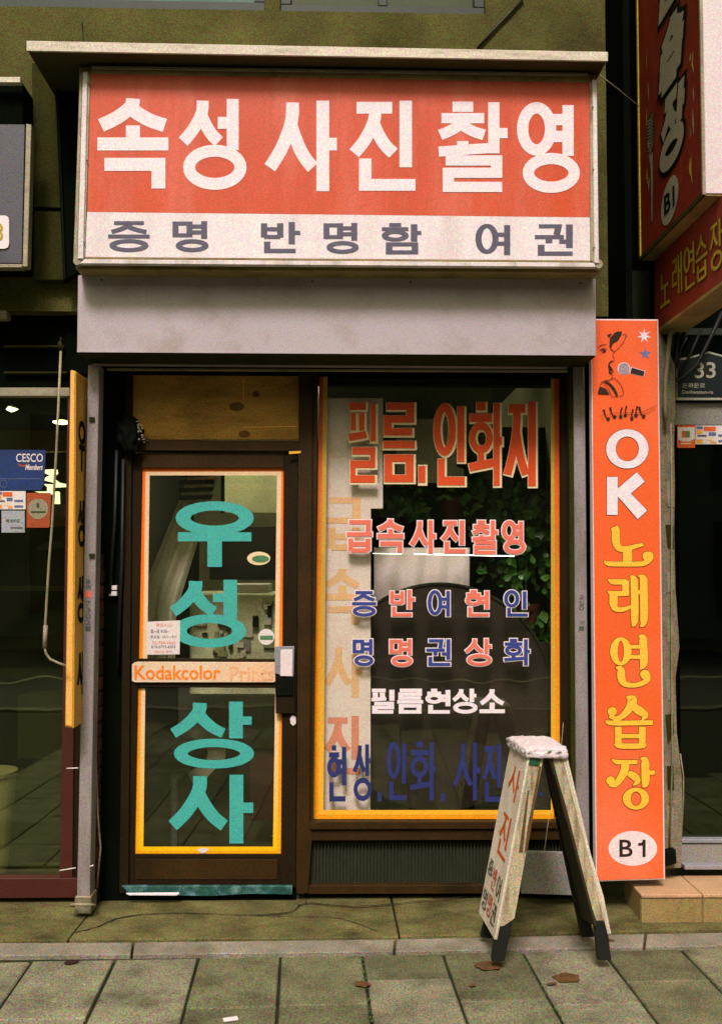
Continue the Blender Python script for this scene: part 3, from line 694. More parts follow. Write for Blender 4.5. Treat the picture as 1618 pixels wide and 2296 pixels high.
def border(par, va, vb, top, bot):
    t1, t2 = 9, 9
    o_ = [[(dl(va), va), (dl(va)+t1, va+t1*(1 if top else 0)), (dl(vb)+t1+2, vb-t1*(1 if bot else 0)), (dl(vb), vb)],
          [(drt(va), va), (drt(va)-6, va+6*(1 if top else 0)), (drt(vb)-8, vb-8*(1 if bot else 0)), (drt(vb), vb)]]
    if top: o_.append([(dl(va), va), (drt(va), va), (drt(va)-6, va+t1-1), (dl(va)+t1, va+t1)])
    if bot: o_.append([(dl(vb)+t1+2, vb-8), (drt(vb)-8, vb-8), (drt(vb), vb), (dl(vb), vb)])
    tape('orange_tape', o_, M['tapeo'], par)
    i_ = [[(dl(va)+t1, va+(t1 if top else 0)), (dl(va)+18, va+(17 if top else 0)), (dl(vb)+21, vb-(18 if bot else 0)), (dl(vb)+t1+2, vb-(8 if bot else 0))],
          [(drt(va)-6, va+(8 if top else 0)), (drt(va)-16, va+(17 if top else 0)), (drt(vb)-18, vb-(18 if bot else 0)), (drt(vb)-8, vb-(8 if bot else 0))]]
    if top: i_.append([(dl(va)+t1, va+t1), (drt(va)-6, va+t1-1), (drt(va)-16, va+17), (dl(va)+18, va+17)])
    if bot: i_.append([(dl(vb)+21, vb-18), (drt(vb)-18, vb-18), (drt(vb)-8, vb-8), (dl(vb)+t1+2, vb-8)])
    tape('pale_tape', i_, M['tapey'], par, .0016)
border(pu, 1049, 1477, True, False); border(pw, 1543, 1916, False, True)
for ch, b, wr in (('우', (394, 1124, 569, 1271), .64), ('성', (381, 1300, 552, 1452), .62)):
    letter(ch, b, gy, 29, wr, M['teal'], pu, lift=.001)
for ch, b, wr in (('상', (382, 1573, 570, 1723), .62), ('사', (378, 1737, 568, 1891), .72)):
    letter(ch, b, gy, 28, wr, M['teal'], pw, lift=.001)
# notices and stickers on the door
nt_ = slab('opening_hours_notice', [(330, 1394), (404, 1391), (403, 1467), (330, 1468)], Yg-.002, .0015, M['stickw'], dr, 0)
ftext('영업시간', (350, 1397, 386, 1405), gy, M['fadered'], nt_, lift=.0035)
ftext('월~금 9:30~', (338, 1411, 380, 1419), gy, M['greyink'], nt_, lift=.0035)
ftext('토요일  10시~17시', (338, 1424, 396, 1431), gy, M['greyink'], nt_, lift=.0035)
ftext('02-764-4465', (342, 1437, 394, 1444), gy, M['fadered'], nt_, lift=.0035)
ftext('010-5773-6302', (340, 1447, 394, 1453), gy, M['greyink'], nt_, lift=.0035)
ftext('(일요일 휴무)', (346, 1458, 388, 1465), gy, M['fadered'], nt_, lift=.0035)
st = slab('round_sticker', disc_pts(597, 1428, 18, 18), Yg-.004, .0015, M['stickw'], dr, 0)
flat('green_band', [rect(583, 1425, 612, 1434)], gy, NY, .0055, M['stickg'], st)
st = slab('oval_sticker', disc_pts(580, 1252, 26, 15), Yg-.002, .0015, M['cream'], dr, 0)
flat('oval_print', [disc_pts(584, 1253, 19, 8)], gy, NY, .0035, M['stickg'], st)
flat('tape_scrap', [[(440, 1905), (456, 1900), (470, 1903), (461, 1911), (452, 1913)]], gy, NY, .003, M['stickw'], pw)
# name plate
kp = slab('name_plate', [(301, 1486), (307, 1484), (618, 1485), (618, 1528), (612, 1530), (302, 1530), (296, 1527), (296, 1490)], Yd-.012, .01, mat('cream_plate', 'dcc4a6', .5, 0, .08, 5, .12, dirt='e8a050', dirtamt=.5, dscale=4), dr, .001)
kpm = onY(Yd-.012)
ftext('Kodakcolor', (302, 1492, 494, 1524), kpm, mat('orange_print', 'ee7e12', .5, 0, .1, 10, .1), kp, lift=.001, bold=.018)
ftext('Prints', (516, 1494, 614, 1527), kpm, mat('faded_orange_print', 'e0a070', .5, 0, .1, 10, .1, dirt='dcc4a6', dirtamt=.9, dscale=16), kp, lift=.001, bold=.012)
# handle and lock
hd = slab('handle', [(616, 1450), (660, 1449), (661, 1600), (618, 1600)], Yd-.02, .018, M['browndk'], dr, .002)
slab('handle_cover', [(616, 1450), (660, 1449), (658, 1518), (646, 1518), (616, 1510)], Yd-.03, .009, M['steel'], hd, .002)
slab('white_card', [(629, 1457), (656, 1456), (655, 1516), (628, 1516)], Yd-.034, .003, M['whiteend'], hd, .001)
slab('lock_plate', [(618, 1519), (657, 1519), (657, 1560), (618, 1560)], Yd-.028, .007, M['black'], hd, .002)
slab('keyhole_tag', [(650, 1612), (655, 1603), (663, 1608), (664, 1622), (657, 1628), (651, 1622)], Yd-.006, .004, M['stickw'], dr, .001)
slab('scratched_tag', [(652, 1572), (658, 1574), (656, 1590), (650, 1588)], Yd-.006, .004, M['greyol'], dr, .001)
slab('head_glint', [(648, 1012), (674, 1011), (674, 1016), (648, 1018)], -.045, .004, M['yellowl'], ff, 0)  # yellow strip painted as a glint of light at the door head
# threshold
o = slab('threshold_tape', [(272, 1987), (655, 1987), (655, 2006), (560, 2004), (470, 2009), (290, 2006)], -.045, .02, M['tealtape']); setp(o, 'crumpled teal plastic strip along the door threshold', 'strip')
o = slab('white_stick', [(282, 2004), (400, 2003), (402, 2005), (396, 2008.5), (290, 2008)], -.075, .015, M['letterw']); setp(o, 'short white stick lying at the left of the threshold', 'stick')
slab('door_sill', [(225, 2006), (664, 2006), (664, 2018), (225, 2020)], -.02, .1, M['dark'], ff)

# ---- window
wn = empty('shop_window', P(980, 2000, 0), 'large display window with orange tape border and painted Korean lettering', 'window')
pg = slab('pane', [(712, 838), (1256, 838), (1258, 1842), (699, 1842)], Yg, .006, M['wglass'], wn, 0)
def wl(v): return lerp(716, 701, (v-838)/1000)
def wrr(v): return lerp(1253, 1256, (v-838)/1000)
va, vb = 838, 1838
tape('orange_tape', [[(wl(va), va), (wl(va)+9, va), (wl(vb)+12, vb-11), (wl(vb), vb)],
                     [(wrr(va), va), (wrr(va)-12, va), (wrr(vb)-12, vb-11), (wrr(vb), vb)],
                     [(wl(vb)+12, vb-11), (wrr(vb)-12, vb-11), (wrr(vb), vb), (wl(vb), vb)]], M['wtapeo'], pg)
tape('pale_tape', [[(wl(va)+9, va), (wl(va)+18, va), (wl(vb)+24, vb-22), (wl(vb)+12, vb-11)],
                   [(wrr(va)-12, va), (wrr(va)-19, va), (wrr(vb)-22, vb-22), (wrr(vb)-12, vb-11)],
                   [(wl(vb)+24, vb-22), (wrr(vb)-22, vb-22), (wrr(vb)-12, vb-11), (wl(vb)+12, vb-11)]], M['wtapey'], pg, .0016)
row1 = [('필', (780, 903, 842, 1082)), ('름', (859, 903, 929, 1081)), (',', (937, 1045, 953, 1082)), ('인', (971, 904, 1041, 1088)), ('화', (1049, 902, 1124, 1089)), ('지', (1128, 901, 1200, 1090))]
for ch, b in row1: letter(ch, b, gy, {'필': 9.5, '름': 14, '화': 12, '인': 14}.get(ch, 15.5), {'필': 1.6, '름': 1.12, '화': 1.4, '인': 1.3}.get(ch, 1.15), M['winred'], pg, out=2.6, outm=M['cream'], sh=(2, 2))
row2 = [('급', (777, 1166, 834, 1239)), ('속', (846, 1164, 904, 1239)), ('사', (918, 1167, 976, 1241)), ('진', (988, 1167, 1043, 1241)), ('촬', (1058, 1167, 1115, 1243)), ('영', (1124, 1167, 1177, 1243))]
for ch, b in row2: letter(ch, b, gy, 8 if ch == '촬' else 9.3, .95, M['salmon'], pg, out=2, outm=M['pinkw'])
row3 = [('증', (789, 1325, 843, 1382)), ('반', (874, 1323, 929, 1382)), ('여', (958, 1323, 1008, 1382)), ('현', (1043, 1323, 1095, 1382)), ('인', (1129, 1323, 1182, 1382))]
row4 = [('명', (790, 1433, 837, 1493)), ('명', (873, 1433, 924, 1494)), ('권', (955, 1433, 1009, 1493)), ('상', (1042, 1432, 1101, 1493)), ('화', (1129, 1432, 1187, 1492))]
for row in (row3, row4):
    for k, (ch, b) in enumerate(row): letter(ch, b, gy, 7.6, .86, M['salmon'] if k in (1, 3) else M['blue'], pg, out=1.9, outm=M['pinkw'])
for ch, b in [('필', (832, 1544, 884, 1600)), ('름', (890, 1544, 948, 1600)), ('현', (953, 1544, 1009, 1600)), ('상', (1013, 1544, 1070, 1600)), ('소', (1074, 1545, 1131, 1599))]:
    letter(ch, b, gy, 9.5, .8, M['letterw'], pg)
for ch, b in [('현', (733, 1671, 776, 1797)), ('상', (790, 1669, 833, 1796)), (',', (846, 1777, 855, 1796)), ('인', (866, 1663, 911, 1794)), ('화', (918, 1663, 976, 1794)), (',', (988, 1778, 997, 1796)),
              ('사', (1014, 1665, 1076, 1794)), ('진', (1079, 1669, 1125, 1798)), ('관', (1140, 1669, 1190, 1798))]:
    if ch == '관': continue
    letter(ch, b, gy, 8.5, 1.35, M['navy'], pg)
flat('letter_scrap', [rect(1208, 1776, 1216, 1786), rect(1196, 1780, 1203, 1790)], gy, NY, .001, M['navy'], pg)
# sill, ribbed panel, base
ws = empty('window_stall_riser', P(980, 2003, 0), 'low dark ribbed panel and brown sill beneath the display window', 'panel')
slab('sill', [(694, 1843), (1286, 1843), (1286, 1858), (694, 1860)], -.05, .1, M['brown'], ws)
slab('sill_lip', [(692, 1861), (1286, 1859), (1286, 1883), (691, 1885)], -.035, .085, M['brown'], ws)
slab('backing', [(691, 1886), (1286, 1884), (1286, 1984), (690, 1986)], .01, .04, M['ribs'], ws)
rb = bmesh.new(); u = 704
while u < 1280:
    pr(rb, [P(a, b, -.002) for a, b in ((u, 1887), (u+3.4, 1887), (u+3.2, 1983), (u-.2, 1983))], Vector((0, .012, 0))); u += 7.6
setp(bm2('ribbing', rb, M['ribs'], ws), kind='stuff')
slab('base_rail', [(690, 1986), (1286, 1984), (1286, 2003), (689, 2005)], -.03, .09, M['brown'], ws)

# ---- display contents
e = empty('display_board', P(780, 1815, .06), 'tall white board behind the left side of the window with faded letters', 'board')
b_ = slab('board', [(728, 893), (858, 893), (858, 1140), (831, 1140), (830, 1816), (722, 1816)], .05, .006, M['paper'], e, 0)
by = onY(.05)
for ch, b, m_ in [('급', (730, 1115, 811, 1234), 'fadeorange'), ('속', (727, 1275, 807, 1400), 'fadeorange'), ('사', (725, 1449, 813, 1564), 'fadeorange'), ('진', (725, 1605, 808, 1736), 'fadered')]:
    letter(ch, b, by, 15, .85, M[m_], b_)
e = empty('round_backdrop', P(985, 1815, .12), 'large dark brown round backdrop disc leaning behind the window', 'backdrop')
slab('disc', disc_pts(985, 1562, 254, 256, 72), .12, .012, M['disc'], e)
ring = ribbon(disc_pts(985, 1562, 252, 254, 72), 5, 1, 0, True)
flat('rim', ring, onY(.12), NY, .002, M['machdk'], e)
e = slab('backdrop_board', rect(860, 1440, 1262, 1832), .2, .02, M['disc']); setp(e, 'dark brown board standing behind the round backdrop disc', 'board')
# pale drape behind
def drape(name, uL, uR, v0, v1, y, m, label, waves=9, amp=.02, skew=0, prof=None):
    bm = bmesh.new(); nx, nz_ = 60, 14; g = []
    for j in range(nz_+1):
        t = j/nz_; r_ = []
        for i in range(nx+1):
            s = i/nx; a, b = (uL, uR) if prof is None else prof(t)
            p = P(lerp(a, b, s)+skew*t, lerp(v0, v1, t), y); p.y += amp*math.sin(s*waves*6.28+math.sin(t*2)*1.2)*(.4+.6*t)
            r_.append(bm.verts.new(p))
        g.append(r_)
    for j in range(nz_):
        for i in range(nx): bm.faces.new((g[j][i], g[j][i+1], g[j+1][i+1], g[j+1][i]))
    o = bm2(name, bm, m, smooth=True)
    so = o.modifiers.new('thick', 'SOLIDIFY'); so.thickness = .003
    return setp(o, label, 'curtain')
drape('pale_drape', 838, 1052, 1228, 1480, .24, M['paper'], 'pale cloth hanging behind the window above the round disc', 4)
e = slab('grey_reflection', [(888, 938), (1040, 940), (1040, 1085), (888, 1080)], .4, .01, M['drape']); setp(e, 'pale grey sheet painting a reflection behind the upper window letters', 'reflection')  # pale sheet put behind the pane to paint a greyish reflection
e = slab('olive_screen', rect(730, 838, 1100, 1075), .62, .01, M['innerwall']); setp(e, 'olive screen across the back of the display window top', 'screen')
# glowing tube added for the bright line behind the lettering
e = empty('shelf_glow_tube', P(1040, 1243, .3), 'thin glowing tube added as a bright level line behind the window lettering', 'lamp')
tube('tube', [P(928, 1242, .12), P(1152, 1247, .12)], .0022, M['tubewhite'], e)
tube('tube', [P(835, 1241, .12), P(900, 1242, .12)], .0009, M['tubewhite'], e)
# plants
def plant(name, regions, n, seed, label, potu, potv, y):
    rr = random.Random(seed)
    e = empty(name, P(potu, potv, y), label, 'plant')
    bms = [bmesh.new() for _ in range(3)]
    for k in range(n):
        u0, v0, u1, v1 = rr.choice(regions)
        c = P(rr.uniform(u0, u1), rr.uniform(v0, v1), y+rr.uniform(-.1, .16))
        L = rr.uniform(.018, .042); Wd = L*rr.uniform(.55, .85)
        mt = Matrix.Rotation(rr.uniform(0, 6.28), 4, 'Y') @ Matrix.Rotation(rr.uniform(-.9, .9), 4, 'X') @ Matrix.Rotation(rr.uniform(-.9, .9), 4, 'Z')
        prof = [(0, 0), (.55, .25), (.9, .55), (.7, 1.0), (0, 1.75)]
        bm = bms[rr.randrange(3)]
        mid = [bm.verts.new(c + (mt @ Vector((0, .12*L*(1-abs(q[1]-.8)), q[1]*L-L*.8)))) for q in prof]
        for s in (-1, 1):
            ed = [mid[0]]+[bm.verts.new(c + (mt @ Vector((s*q[0]*Wd, 0, q[1]*L-L*.8)))) for q in prof[1:4]]+[mid[4]]
            for i in range(4):
                f = [mid[i], mid[i+1], ed[i+1], ed[i]]; f2 = []
                for x in f:
                    if x not in f2: f2.append(x)
                if len(f2) > 2: bm.faces.new(f2)
    for i, bm in enumerate(bms):
        setp(bm2('foliage', bm, M['leaf'][i], e), kind='stuff')
    for k in range(5):
        u0, v0, u1, v1 = rr.choice(regions)
        tube('stem', [P(rr.uniform(u0, u1), v0, y), P((u0+u1)/2+rr.uniform(-20, 20), (v0+v1)/2, y+.05), P(rr.uniform(u0, u1), v1, y+.04)], .0025, M['leaf'][0], e)
    bm = bmesh.new(); pb = P(potu, potv, y+.06)
    bmesh.ops.create_cone(bm, cap_ends=True, segments=20, radius1=.05, radius2=.065, depth=.11, matrix=Matrix.Translation(pb))
    bm2('pot', bm, M['maroon'], e)
plant('trailing_plant', [(1040, 1080, 1236, 1300), (1120, 1240, 1240, 1460), (1100, 1120, 1236, 1240)], 430, 11, 'dense leafy green plant behind the right side of the window', 1180, 1380, .36)
plant('trailing_plant', [(868, 1065, 1050, 1160), (985, 1020, 1160, 1120), (845, 1120, 960, 1160)], 150, 23, 'dark leafy plant behind the middle of the window above the salmon letters', 1010, 1140, .42)

# ---- behind the door glass
def dprof(t): return (430-105*t, 482-110*t+60*t*t*0) if t < .2 else (409-60*t, 470-60*t)
drape('door_curtain', 0, 0, 1040, 1500, .35, M['drape'], 'pale curtain hanging behind the left of the door glass', 3, .015,
      prof=lambda t: (lerp(435, 318, min(1, t*1.6)), lerp(496, 392, min(1, t*1.35))))
e = empty('hanging_grille', P(438, 1100, .3), 'dark slatted grille hanging behind the top of the door', 'grille')
for k in range(4):
    z0 = 1058+k*17
    slab('slat', [(400, z0+2), (480-k*1, z0), (482-k*3, z0+9), (402, z0+12)], .25, .02, M['black'], e)
slab('frame', [(424, 1128), (434, 1128), (434, 1185), (424, 1185)], .26, .02, M['black'], e)
slab('frame', [(500-5, 1060), (503, 1060), (503, 1150), (495, 1150)], .27, .02, M['machdk'], e)
e = empty('printing_machine', P(520, 1800, 1.0), 'pale photo printing machine standing inside behind the door', 'machine')
slab('body', rect(425, 1330, 640, 1560), .6, .5, M['machine'], e, .01)
slab('hood', rect(505, 1310, 600, 1330), .65, .4, M['drape'], e, .005)
rr = random.Random(5)
for k in range(26):
    u0 = rr.uniform(430, 600); v0 = rr.uniform(1336, 1470); a = rr.uniform(8, 30); b = rr.uniform(6, 26)
    slab('panel', rect(u0, v0, u0+a, v0+b), .585-.0007*k, .02, M[rr.choice(['machdk', 'drape', 'innerwall', 'drape', 'black', 'greyboard'])], e, 0)
e = slab('dark_cabinet', rect(470, 1180, 660, 1300), 1.3, .4, M['machdk']); setp(e, 'dark cabinet high inside behind the door glass', 'cabinet')
e = slab('inner_notice_board', rect(500, 1060, 640, 1150), 1.6, .03, M['innerwall']); setp(e, 'dull board on the inner wall at the top of the door glass', 'board')
e = slab('pale_counter', [(400, 1540), (505, 1540), (505, 1700), (440, 1770), (400, 1700)], .95, .05, M['drape']); setp(e, 'pale counter side visible through the lower door pane', 'counter')
e = empty('round_stool', P(395, 1900, .5), 'dark round stool behind the lower door pane', 'stool')
bm = bmesh.new(); pc = P(392, 1690, .6)
bmesh.ops.create_uvsphere(bm, u_segments=24, v_segments=12, radius=1, matrix=Matrix.Translation(pc) @ Matrix.Diagonal((.17, .17, .09, 1)))
bm2('seat', bm, M['machdk'], e, smooth=True)
tube('stem', [Vector((pc.x, pc.y, .03)), pc], .02, M['steel'], e)
tube('base', [Vector((pc.x, pc.y, .03)), Vector((pc.x, pc.y, .06))], .15, M['steel'], e, 20)
e = slab('brown_crate', rect(560, 1700, 640, 1840), .8, .3, M['maroon']); setp(e, 'brown box on the floor behind the turquoise letters', 'box')
# ceiling tube of the shop
e = empty('ceiling_tube_lamp', Vector((-.55, 1.0, 2.6)), 'fluorescent tube lamp on the ceiling inside the shop', 'lamp')
tube('tube', [Vector((-1.0, 1.0, 2.58)), Vector((0., 1.0, 2.58))], .016, M['tubeceil'], e)
box('housing', -1.05, .97, 2.61, .05, 1.03, 2.67, M['alu'], e)

# ================================================================== SHUTTER BOX, POSTS
e = empty('shutter_box', P(755, 795, -.2), 'wide plain grey roller shutter housing beneath the red sign', 'shutter box')
fp = [(175, 617), (1335, 625), (1336, 797), (173, 789)]
slab('housing', fp, -.33, .30, M['greybox'], e, .003)
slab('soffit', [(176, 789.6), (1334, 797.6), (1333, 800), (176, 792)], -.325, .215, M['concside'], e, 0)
slab('bottom_lip', [(173, 786.5), (1336, 794.5), (1336, 797), (173, 789.5)], -.333, .003, M['greybox'], e, 0)
for u in (228, 700, 920, 1300): slab('rivet', disc_pts(u, 624+(u-175)*.007+3, 2, 2, 8), -.3325, .0025, M['concside'], e, 0)
e = empty('left_shutter_post', P(190, 2049, -.16), 'grey steel shutter guide post left of the door', 'post')
slab('post', [(198, 818), (223, 818), (201, 2047), (172, 2047)], -.2, .085, M['greypost'], e, .003)
tube('foot_ring', [P(186+26*math.cos(t), 2030+18*math.sin(t)*.6, -.2+.0) + Vector((0, .05*math.sin(t), 0)) for t in [k*.5 for k in range(14)]], .006, M['pipe'], e)
slab('foot_collar', [(168, 2010), (205, 2010), (204, 2050), (167, 2050)], -.206, .098, M['dullalu'], e, .004)
py = onY(-.2)
for k, (v0, txt) in enumerate(((1299, '용'), (1312, '역'), (1348, '7'), (1362, '3'), (1376, '0'), (1390, '2'), (1404, '1'))):
    ftext(txt, (192, v0, 204, v0+11), py, M['handgrey'], e.children[0], lift=.0012)
flat('red_label', [rect(190, 1326, 206, 1340)], py, NY, .0012, M['salmon'], e.children[0])
for (a, b) in (((134, 1952), (170, 1946)), ((150, 1723), (176, 1722)), ((196, 1945), (210, 1940))):
    tube('wire_tie', [P(a[0], a[1], -.19), P(b[0], b[1], -.205)], .0025, M['alu'], e)
for v0 in (939, 1245): slab('clamp', [(200, v0-4), (212, v0-4), (212, v0+4), (200, v0+4)], -.21, .008, M['concside'], e, 0)
e = empty('right_shutter_post', P(1300, 2010, -.1), 'grey steel shutter guide post right of the window', 'post')
slab('post', [(1285, 822), (1310, 822), (1322, 2012), (1292, 2012)], -.10, .08, M['greypost'], e, .003)
slab('channel_side', [(1274, 822), (1284.6, 822), (1291.6, 2012), (1281, 2012)], -.085, .06, M['concside'], e)
for k, v0 in enumerate((1335, 1347, 1358, 1392, 1404)): ftext('공입0개1'[k % 5], (1297, v0, 1308, v0+10), onY(-.10), M['handgrey'], e.children[0], lift=.0012)
setp(tube('post_cable', [P(205, 1960-560, -.1), P(220, 1830, -.1), P(226, 1900, -.1), P(218, 1990, -.1)], .004, M['pipe']), 'thin grey cable hanging behind the foot of the left post', 'cable')
# brick pier sliver
e = empty('brick_pier', P(224, 1995, 0), 'narrow strip of red brickwork beside the left shutter post', 'wall')
x0 = WX(188, -.06); x1 = WX(231, -.06); zb = .02
box('mortar', x0, -.055, zb, x1-.004, .1, 1.58, M['mortar'], e)
zz = zb; k = 0
while zz < 1.5:
    for a, b in ((x0, lerp(x0, x1, .55)-.005), (lerp(x0, x1, .55)+.005, x1)) if k % 2 else ((x0, lerp(x0, x1, .25)-.005), (lerp(x0, x1, .25)+.005, x1)):
        box('brick', a, -.065, zz, b, .05, zz+.057, random.choice(M['brickm']), e, .003)
    zz += .068; k += 1

# ================================================================== MAIN SIGN
e = empty('shop_sign', P(755, 600, -.4), 'wide red and white sign box with big white Korean lettering', 'sign')
Ys = -.455; FO = [(175, 150), (183, 146), (1330, 163), (1337, 168), (1347, 596), (1342, 603), (172, 594), (164, 588)]
slab('casing', [(178, 149), (1334, 166), (1343, 602), (168, 593)], Ys+.012, .2, M['olivealu'], e, .004)
slab('casing_bottom', [(170, 592), (1341, 601), (1341, 612), (170, 604)], Ys+.03, .17, M['olivealu'], e, .003)
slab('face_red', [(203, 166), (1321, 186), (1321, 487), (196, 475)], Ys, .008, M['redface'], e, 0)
fw = slab('face_white', [(196, 475.4), (1321, 487.4), (1322, 584), (191, 576)], Ys, .008, M['white'], e, 0)
fr_ = e.children[2] if False else [c for c in e.children if c.name.startswith('face_red')][0]
slab('trim_top', [(205, 147), (1318, 163), (1318, 170), (205, 154)], Ys-.008, .02, M['dullalu'], e)
slab('trim_top_inner', [(198, 156), (1322, 172), (1322, 185), (203, 165)], Ys-.003, .011, M['olivealu'], e)
slab('trim_left', [(186, 160), (197, 160), (187, 580), (174, 580)], Ys-.012, .024, M['alu'], e, .002)
slab('trim_left_inner', [(197.6, 160), (203, 166), (191, 576), (188, 582)], Ys-.005, .013, M['dullalu'], e, .001)
slab('casing_left', [(180, 156), (185.4, 158), (173.4, 584), (165, 582)], Ys, .012, M['dullalu'], e, .001)
slab('trim_right', [(1327, 178), (1337, 178), (1342, 590), (1332, 590)], Ys-.012, .024, M['alu'], e, .002)
slab('trim_right_inner', [(1321.5, 186), (1326.6, 180), (1331.4, 588), (1322.5, 584)], Ys-.005, .013, M['dullalu'], e, .001)
slab('trim_bottom', [(190, 581), (1330, 589), (1336, 599), (178, 591)], Ys-.014, .026, M['alu'], e, .002)
slab('trim_bottom_inner', [(191, 576.6), (1322, 584.6), (1324, 588.4), (190, 580.4)], Ys-.005, .013, M['olivealu'], e, 0)
for (u, v) in ((168, 584), (1337, 592)):
    slab('corner_cap', disc_pts(u+5, v, 9, 11, 16), Ys-.006, .03, M['dullalu'], e, .002)
for (u, v) in ((200, 187), (195, 360), (189, 543), (1328, 240), (1329, 380), (1331, 555)):
    slab('screw', disc_pts(u, v, 1.8, 2.2, 8), Ys-.0145, .003, M['brownl'], e, 0)
sy = onY(Ys)
for ch, b, w in (('속', (219, 220, 378, 423), 26), ('성', (401, 222, 553, 426), 26), ('사', (593, 226, 755, 429), 26), ('진', (783, 226, 931, 428), 25), ('촬', (981, 228, 1137, 431), 22), ('영', (1158, 229, 1299, 433), 25)):
    letter(ch, b, sy, w, .96, M['letterw'], fr_)
for ch, b in (('증', (243, 496, 336, 565)), ('명', (387, 496, 468, 565)), ('반', (585, 498, 673, 567)), ('명', (725, 500, 804, 569)), ('함', (855, 500, 944, 570)), ('여', (1065, 502, 1143, 572)), ('권', (1198, 503, 1283, 573))):
    letter(ch, b, sy, 12.5, .66, M['greyink'], fw)

# ================================================================== LEFT NEIGHBOUR'S SIGN, YELLOW SIGN, AWNING CRANK
e = empty('neighbour_sign', P(10, 590, -.3), 'grey framed sign box of the left neighbour with a cut white number label', 'sign')
slab('box', [(-300, 186), (52, 186), (52, 600), (-300, 600)], -.30, .14, M['dark'], e, .003)
slab('face', [(-300, 277), (56, 279), (49, 590), (-300, 588)], -.33, .028, M['grey8'], e, .001)
slab('frame_side', [(59, 277), (71, 279), (62, 598), (51, 598)], -.34, .05, M['dullalu'], e, .002)
slab('frame_bottom', [(-300, 590), (50.5, 592), (50.5, 600), (-300, 600)], -.34, .05, M['dullalu'], e, .002)
slab('top_strip', rect(-300, 172, 46, 185), -.36, .03, M['fascia'], e, .002)
lb = slab('number_label', [(-60, 483), (13, 483), (19, 487), (21, 494), (21, 548), (18, 555), (11, 558), (-60, 558)], -.336, .005, M['letterw'], e, .001)
ftext('8', (-14, 500, 8, 541), onY(-.336), M['greenyel'], lb, lift=.001, bold=.01)
slab('bracket', rect(-40, 694, 16, 714), -.12, .06, M['greyol'], nl, .006)

ye = empty('yellow_side_sign', P(165, 1630, -.22), 'narrow yellow projecting sign with black brush lettering by the left post', 'sign')
yf = [(158, 829), (171, 832), (166, 1634), (146, 1630)]
bm = bmesh.new(); pr(bm, [P(u, v, -.33) for u, v in yf], Vector((0, .2, 0))); bev(bm, .004)
yb = bm2('body', bm, M['yellowsign'], ye)
slab('edge_face', [(159, 834), (168, 836), (162, 1629), (148, 1626)], -.334, .005, M['yellowedge'], ye, .001)
def ymap(s, v):
    p = P(lerp(171, 166, (v-832)/802), v, -.33); return Vector((p.x, -.33+s*.0019, p.z))
for ch, v0, v1 in (('우', 936, 1052), ('성', 1118, 1226), ('상', 1292, 1400), ('사', 1466, 1566)):
    letter(ch, (22, v0, 80, v1), ymap, 13, .9, M['black'], yb, n=Vector((1, 0, 0)), lift=.0015)
e = empty('awning_crank', P(120, 1480, -.3), 'thin white awning crank rod hanging in front of the left shop glass', 'rod')
Yc = -.38
tube('rod', [P(137, 785, Yc), P(127, 1010, Yc), P(117, 1180, Yc), P(110, 1265, Yc), P(102, 1401, Yc), P(100, 1450, Yc), P(104, 1466, Yc), P(113, 1478, Yc), P(130, 1486, Yc), P(148, 1493, Yc)], .0052, M['pipe'], e, 10)
tube('grip', [P(103, 1402, Yc), P(100.5, 1452, Yc)], .009, M['greyol'], e, 10)
tube('hook', [P(137, 785, Yc), P(134, 770, Yc), P(139, 757, Yc)], .009, M['concside'], e, 8)
# stickers on the left glass
ny = onY(.0)
s = slab('blue_sticker', [(-60, 1008), (103, 1009), (100, 1086), (92, 1099), (-60, 1100)], -.003, .002, M['stickb'], nl, 0)
ftext('CESCO', (37, 1017, 97, 1036), onY(-.003), M['stickw'], s, lift=.001, bold=.01)
ftext('Members', (57, 1041, 97, 1054), onY(-.003), M['stickw'], s, lift=.001, bold=.02, shear=.4)
flat('swoosh', [[(39, 1039), (52, 1043), (64, 1039), (55, 1047), (46, 1046)]], onY(-.003), NY, .001, M['stickrust'], s)
flat('emblem', ribbon(disc_pts(9, 1085, 8, 8, 20), 1.2, 1, 0, True), onY(-.003), NY, .001, M['stickbl'], s)
flat('rule', [rect(-60, 1073, 92, 1074.4)], onY(-.003), NY, .001, M['stickbl'], s)
def cards(nm, u0, v0, u1, v1, y, par):
    s = slab(nm, rect(u0, v0, u1, v1), y, .002, M['stickw'], par, 0); W, H = u1-u0, v1-v0; mp = onY(y)
    for a, b, c, d, m_ in ((.02, .04, .2, .2, 'stickbl'), (.22, .06, .55, .3, 'sticko'), (0.02, .24, .18, .45, 'sticky'), (.05, .5, .3, .6, 'greyink'), (.36, .36, .56, .55, 'stickbl'), (.02, .75, .2, .95, 'sticky'),
                           (.28, .66, .5, .8, 'cream'), (.62, .48, .92, .6, 'stickbl'), (.62, .78, .92, .9, 'stickbl'), (.4, .84, .56, .95, 'sticky')):
        flat('card_print', [rect(u0+a*W, v0+b*H, u0+c*W, v0+d*H)], mp, NY, .001, M[m_], s)
cards('card_sticker', -8, 1101, 58, 1142, -.003, nl)
s = slab('rust_sticker', [(60, 1105), (113, 1105), (115, 1108), (112, 1180), (109, 1183), (60, 1183)], -.003, .002, M['stickrust'], nl, 0)
flat('circle', [disc_pts(86, 1141, 23, 23)], onY(-.003), NY, .001, M['greyol'], s)
flat('line', [rect(70, 1146, 103, 1150), rect(83, 1128, 89, 1138)], onY(-.003), NY, .002, M['handgreen'], s)
s = slab('pale_sticker', rect(4, 1145, 56, 1194), -.003, .002, mat('bluegrey_paper', '9aa0a6', .6), nl, 0)
ftext('백세카드', (14, 1164, 46, 1172), onY(-.003), M['handgreen'], s, lift=.001, bold=.02)
flat('line', [rect(24, 1182, 52, 1185)], onY(-.003), NY, .001, M['handgrey'], s)

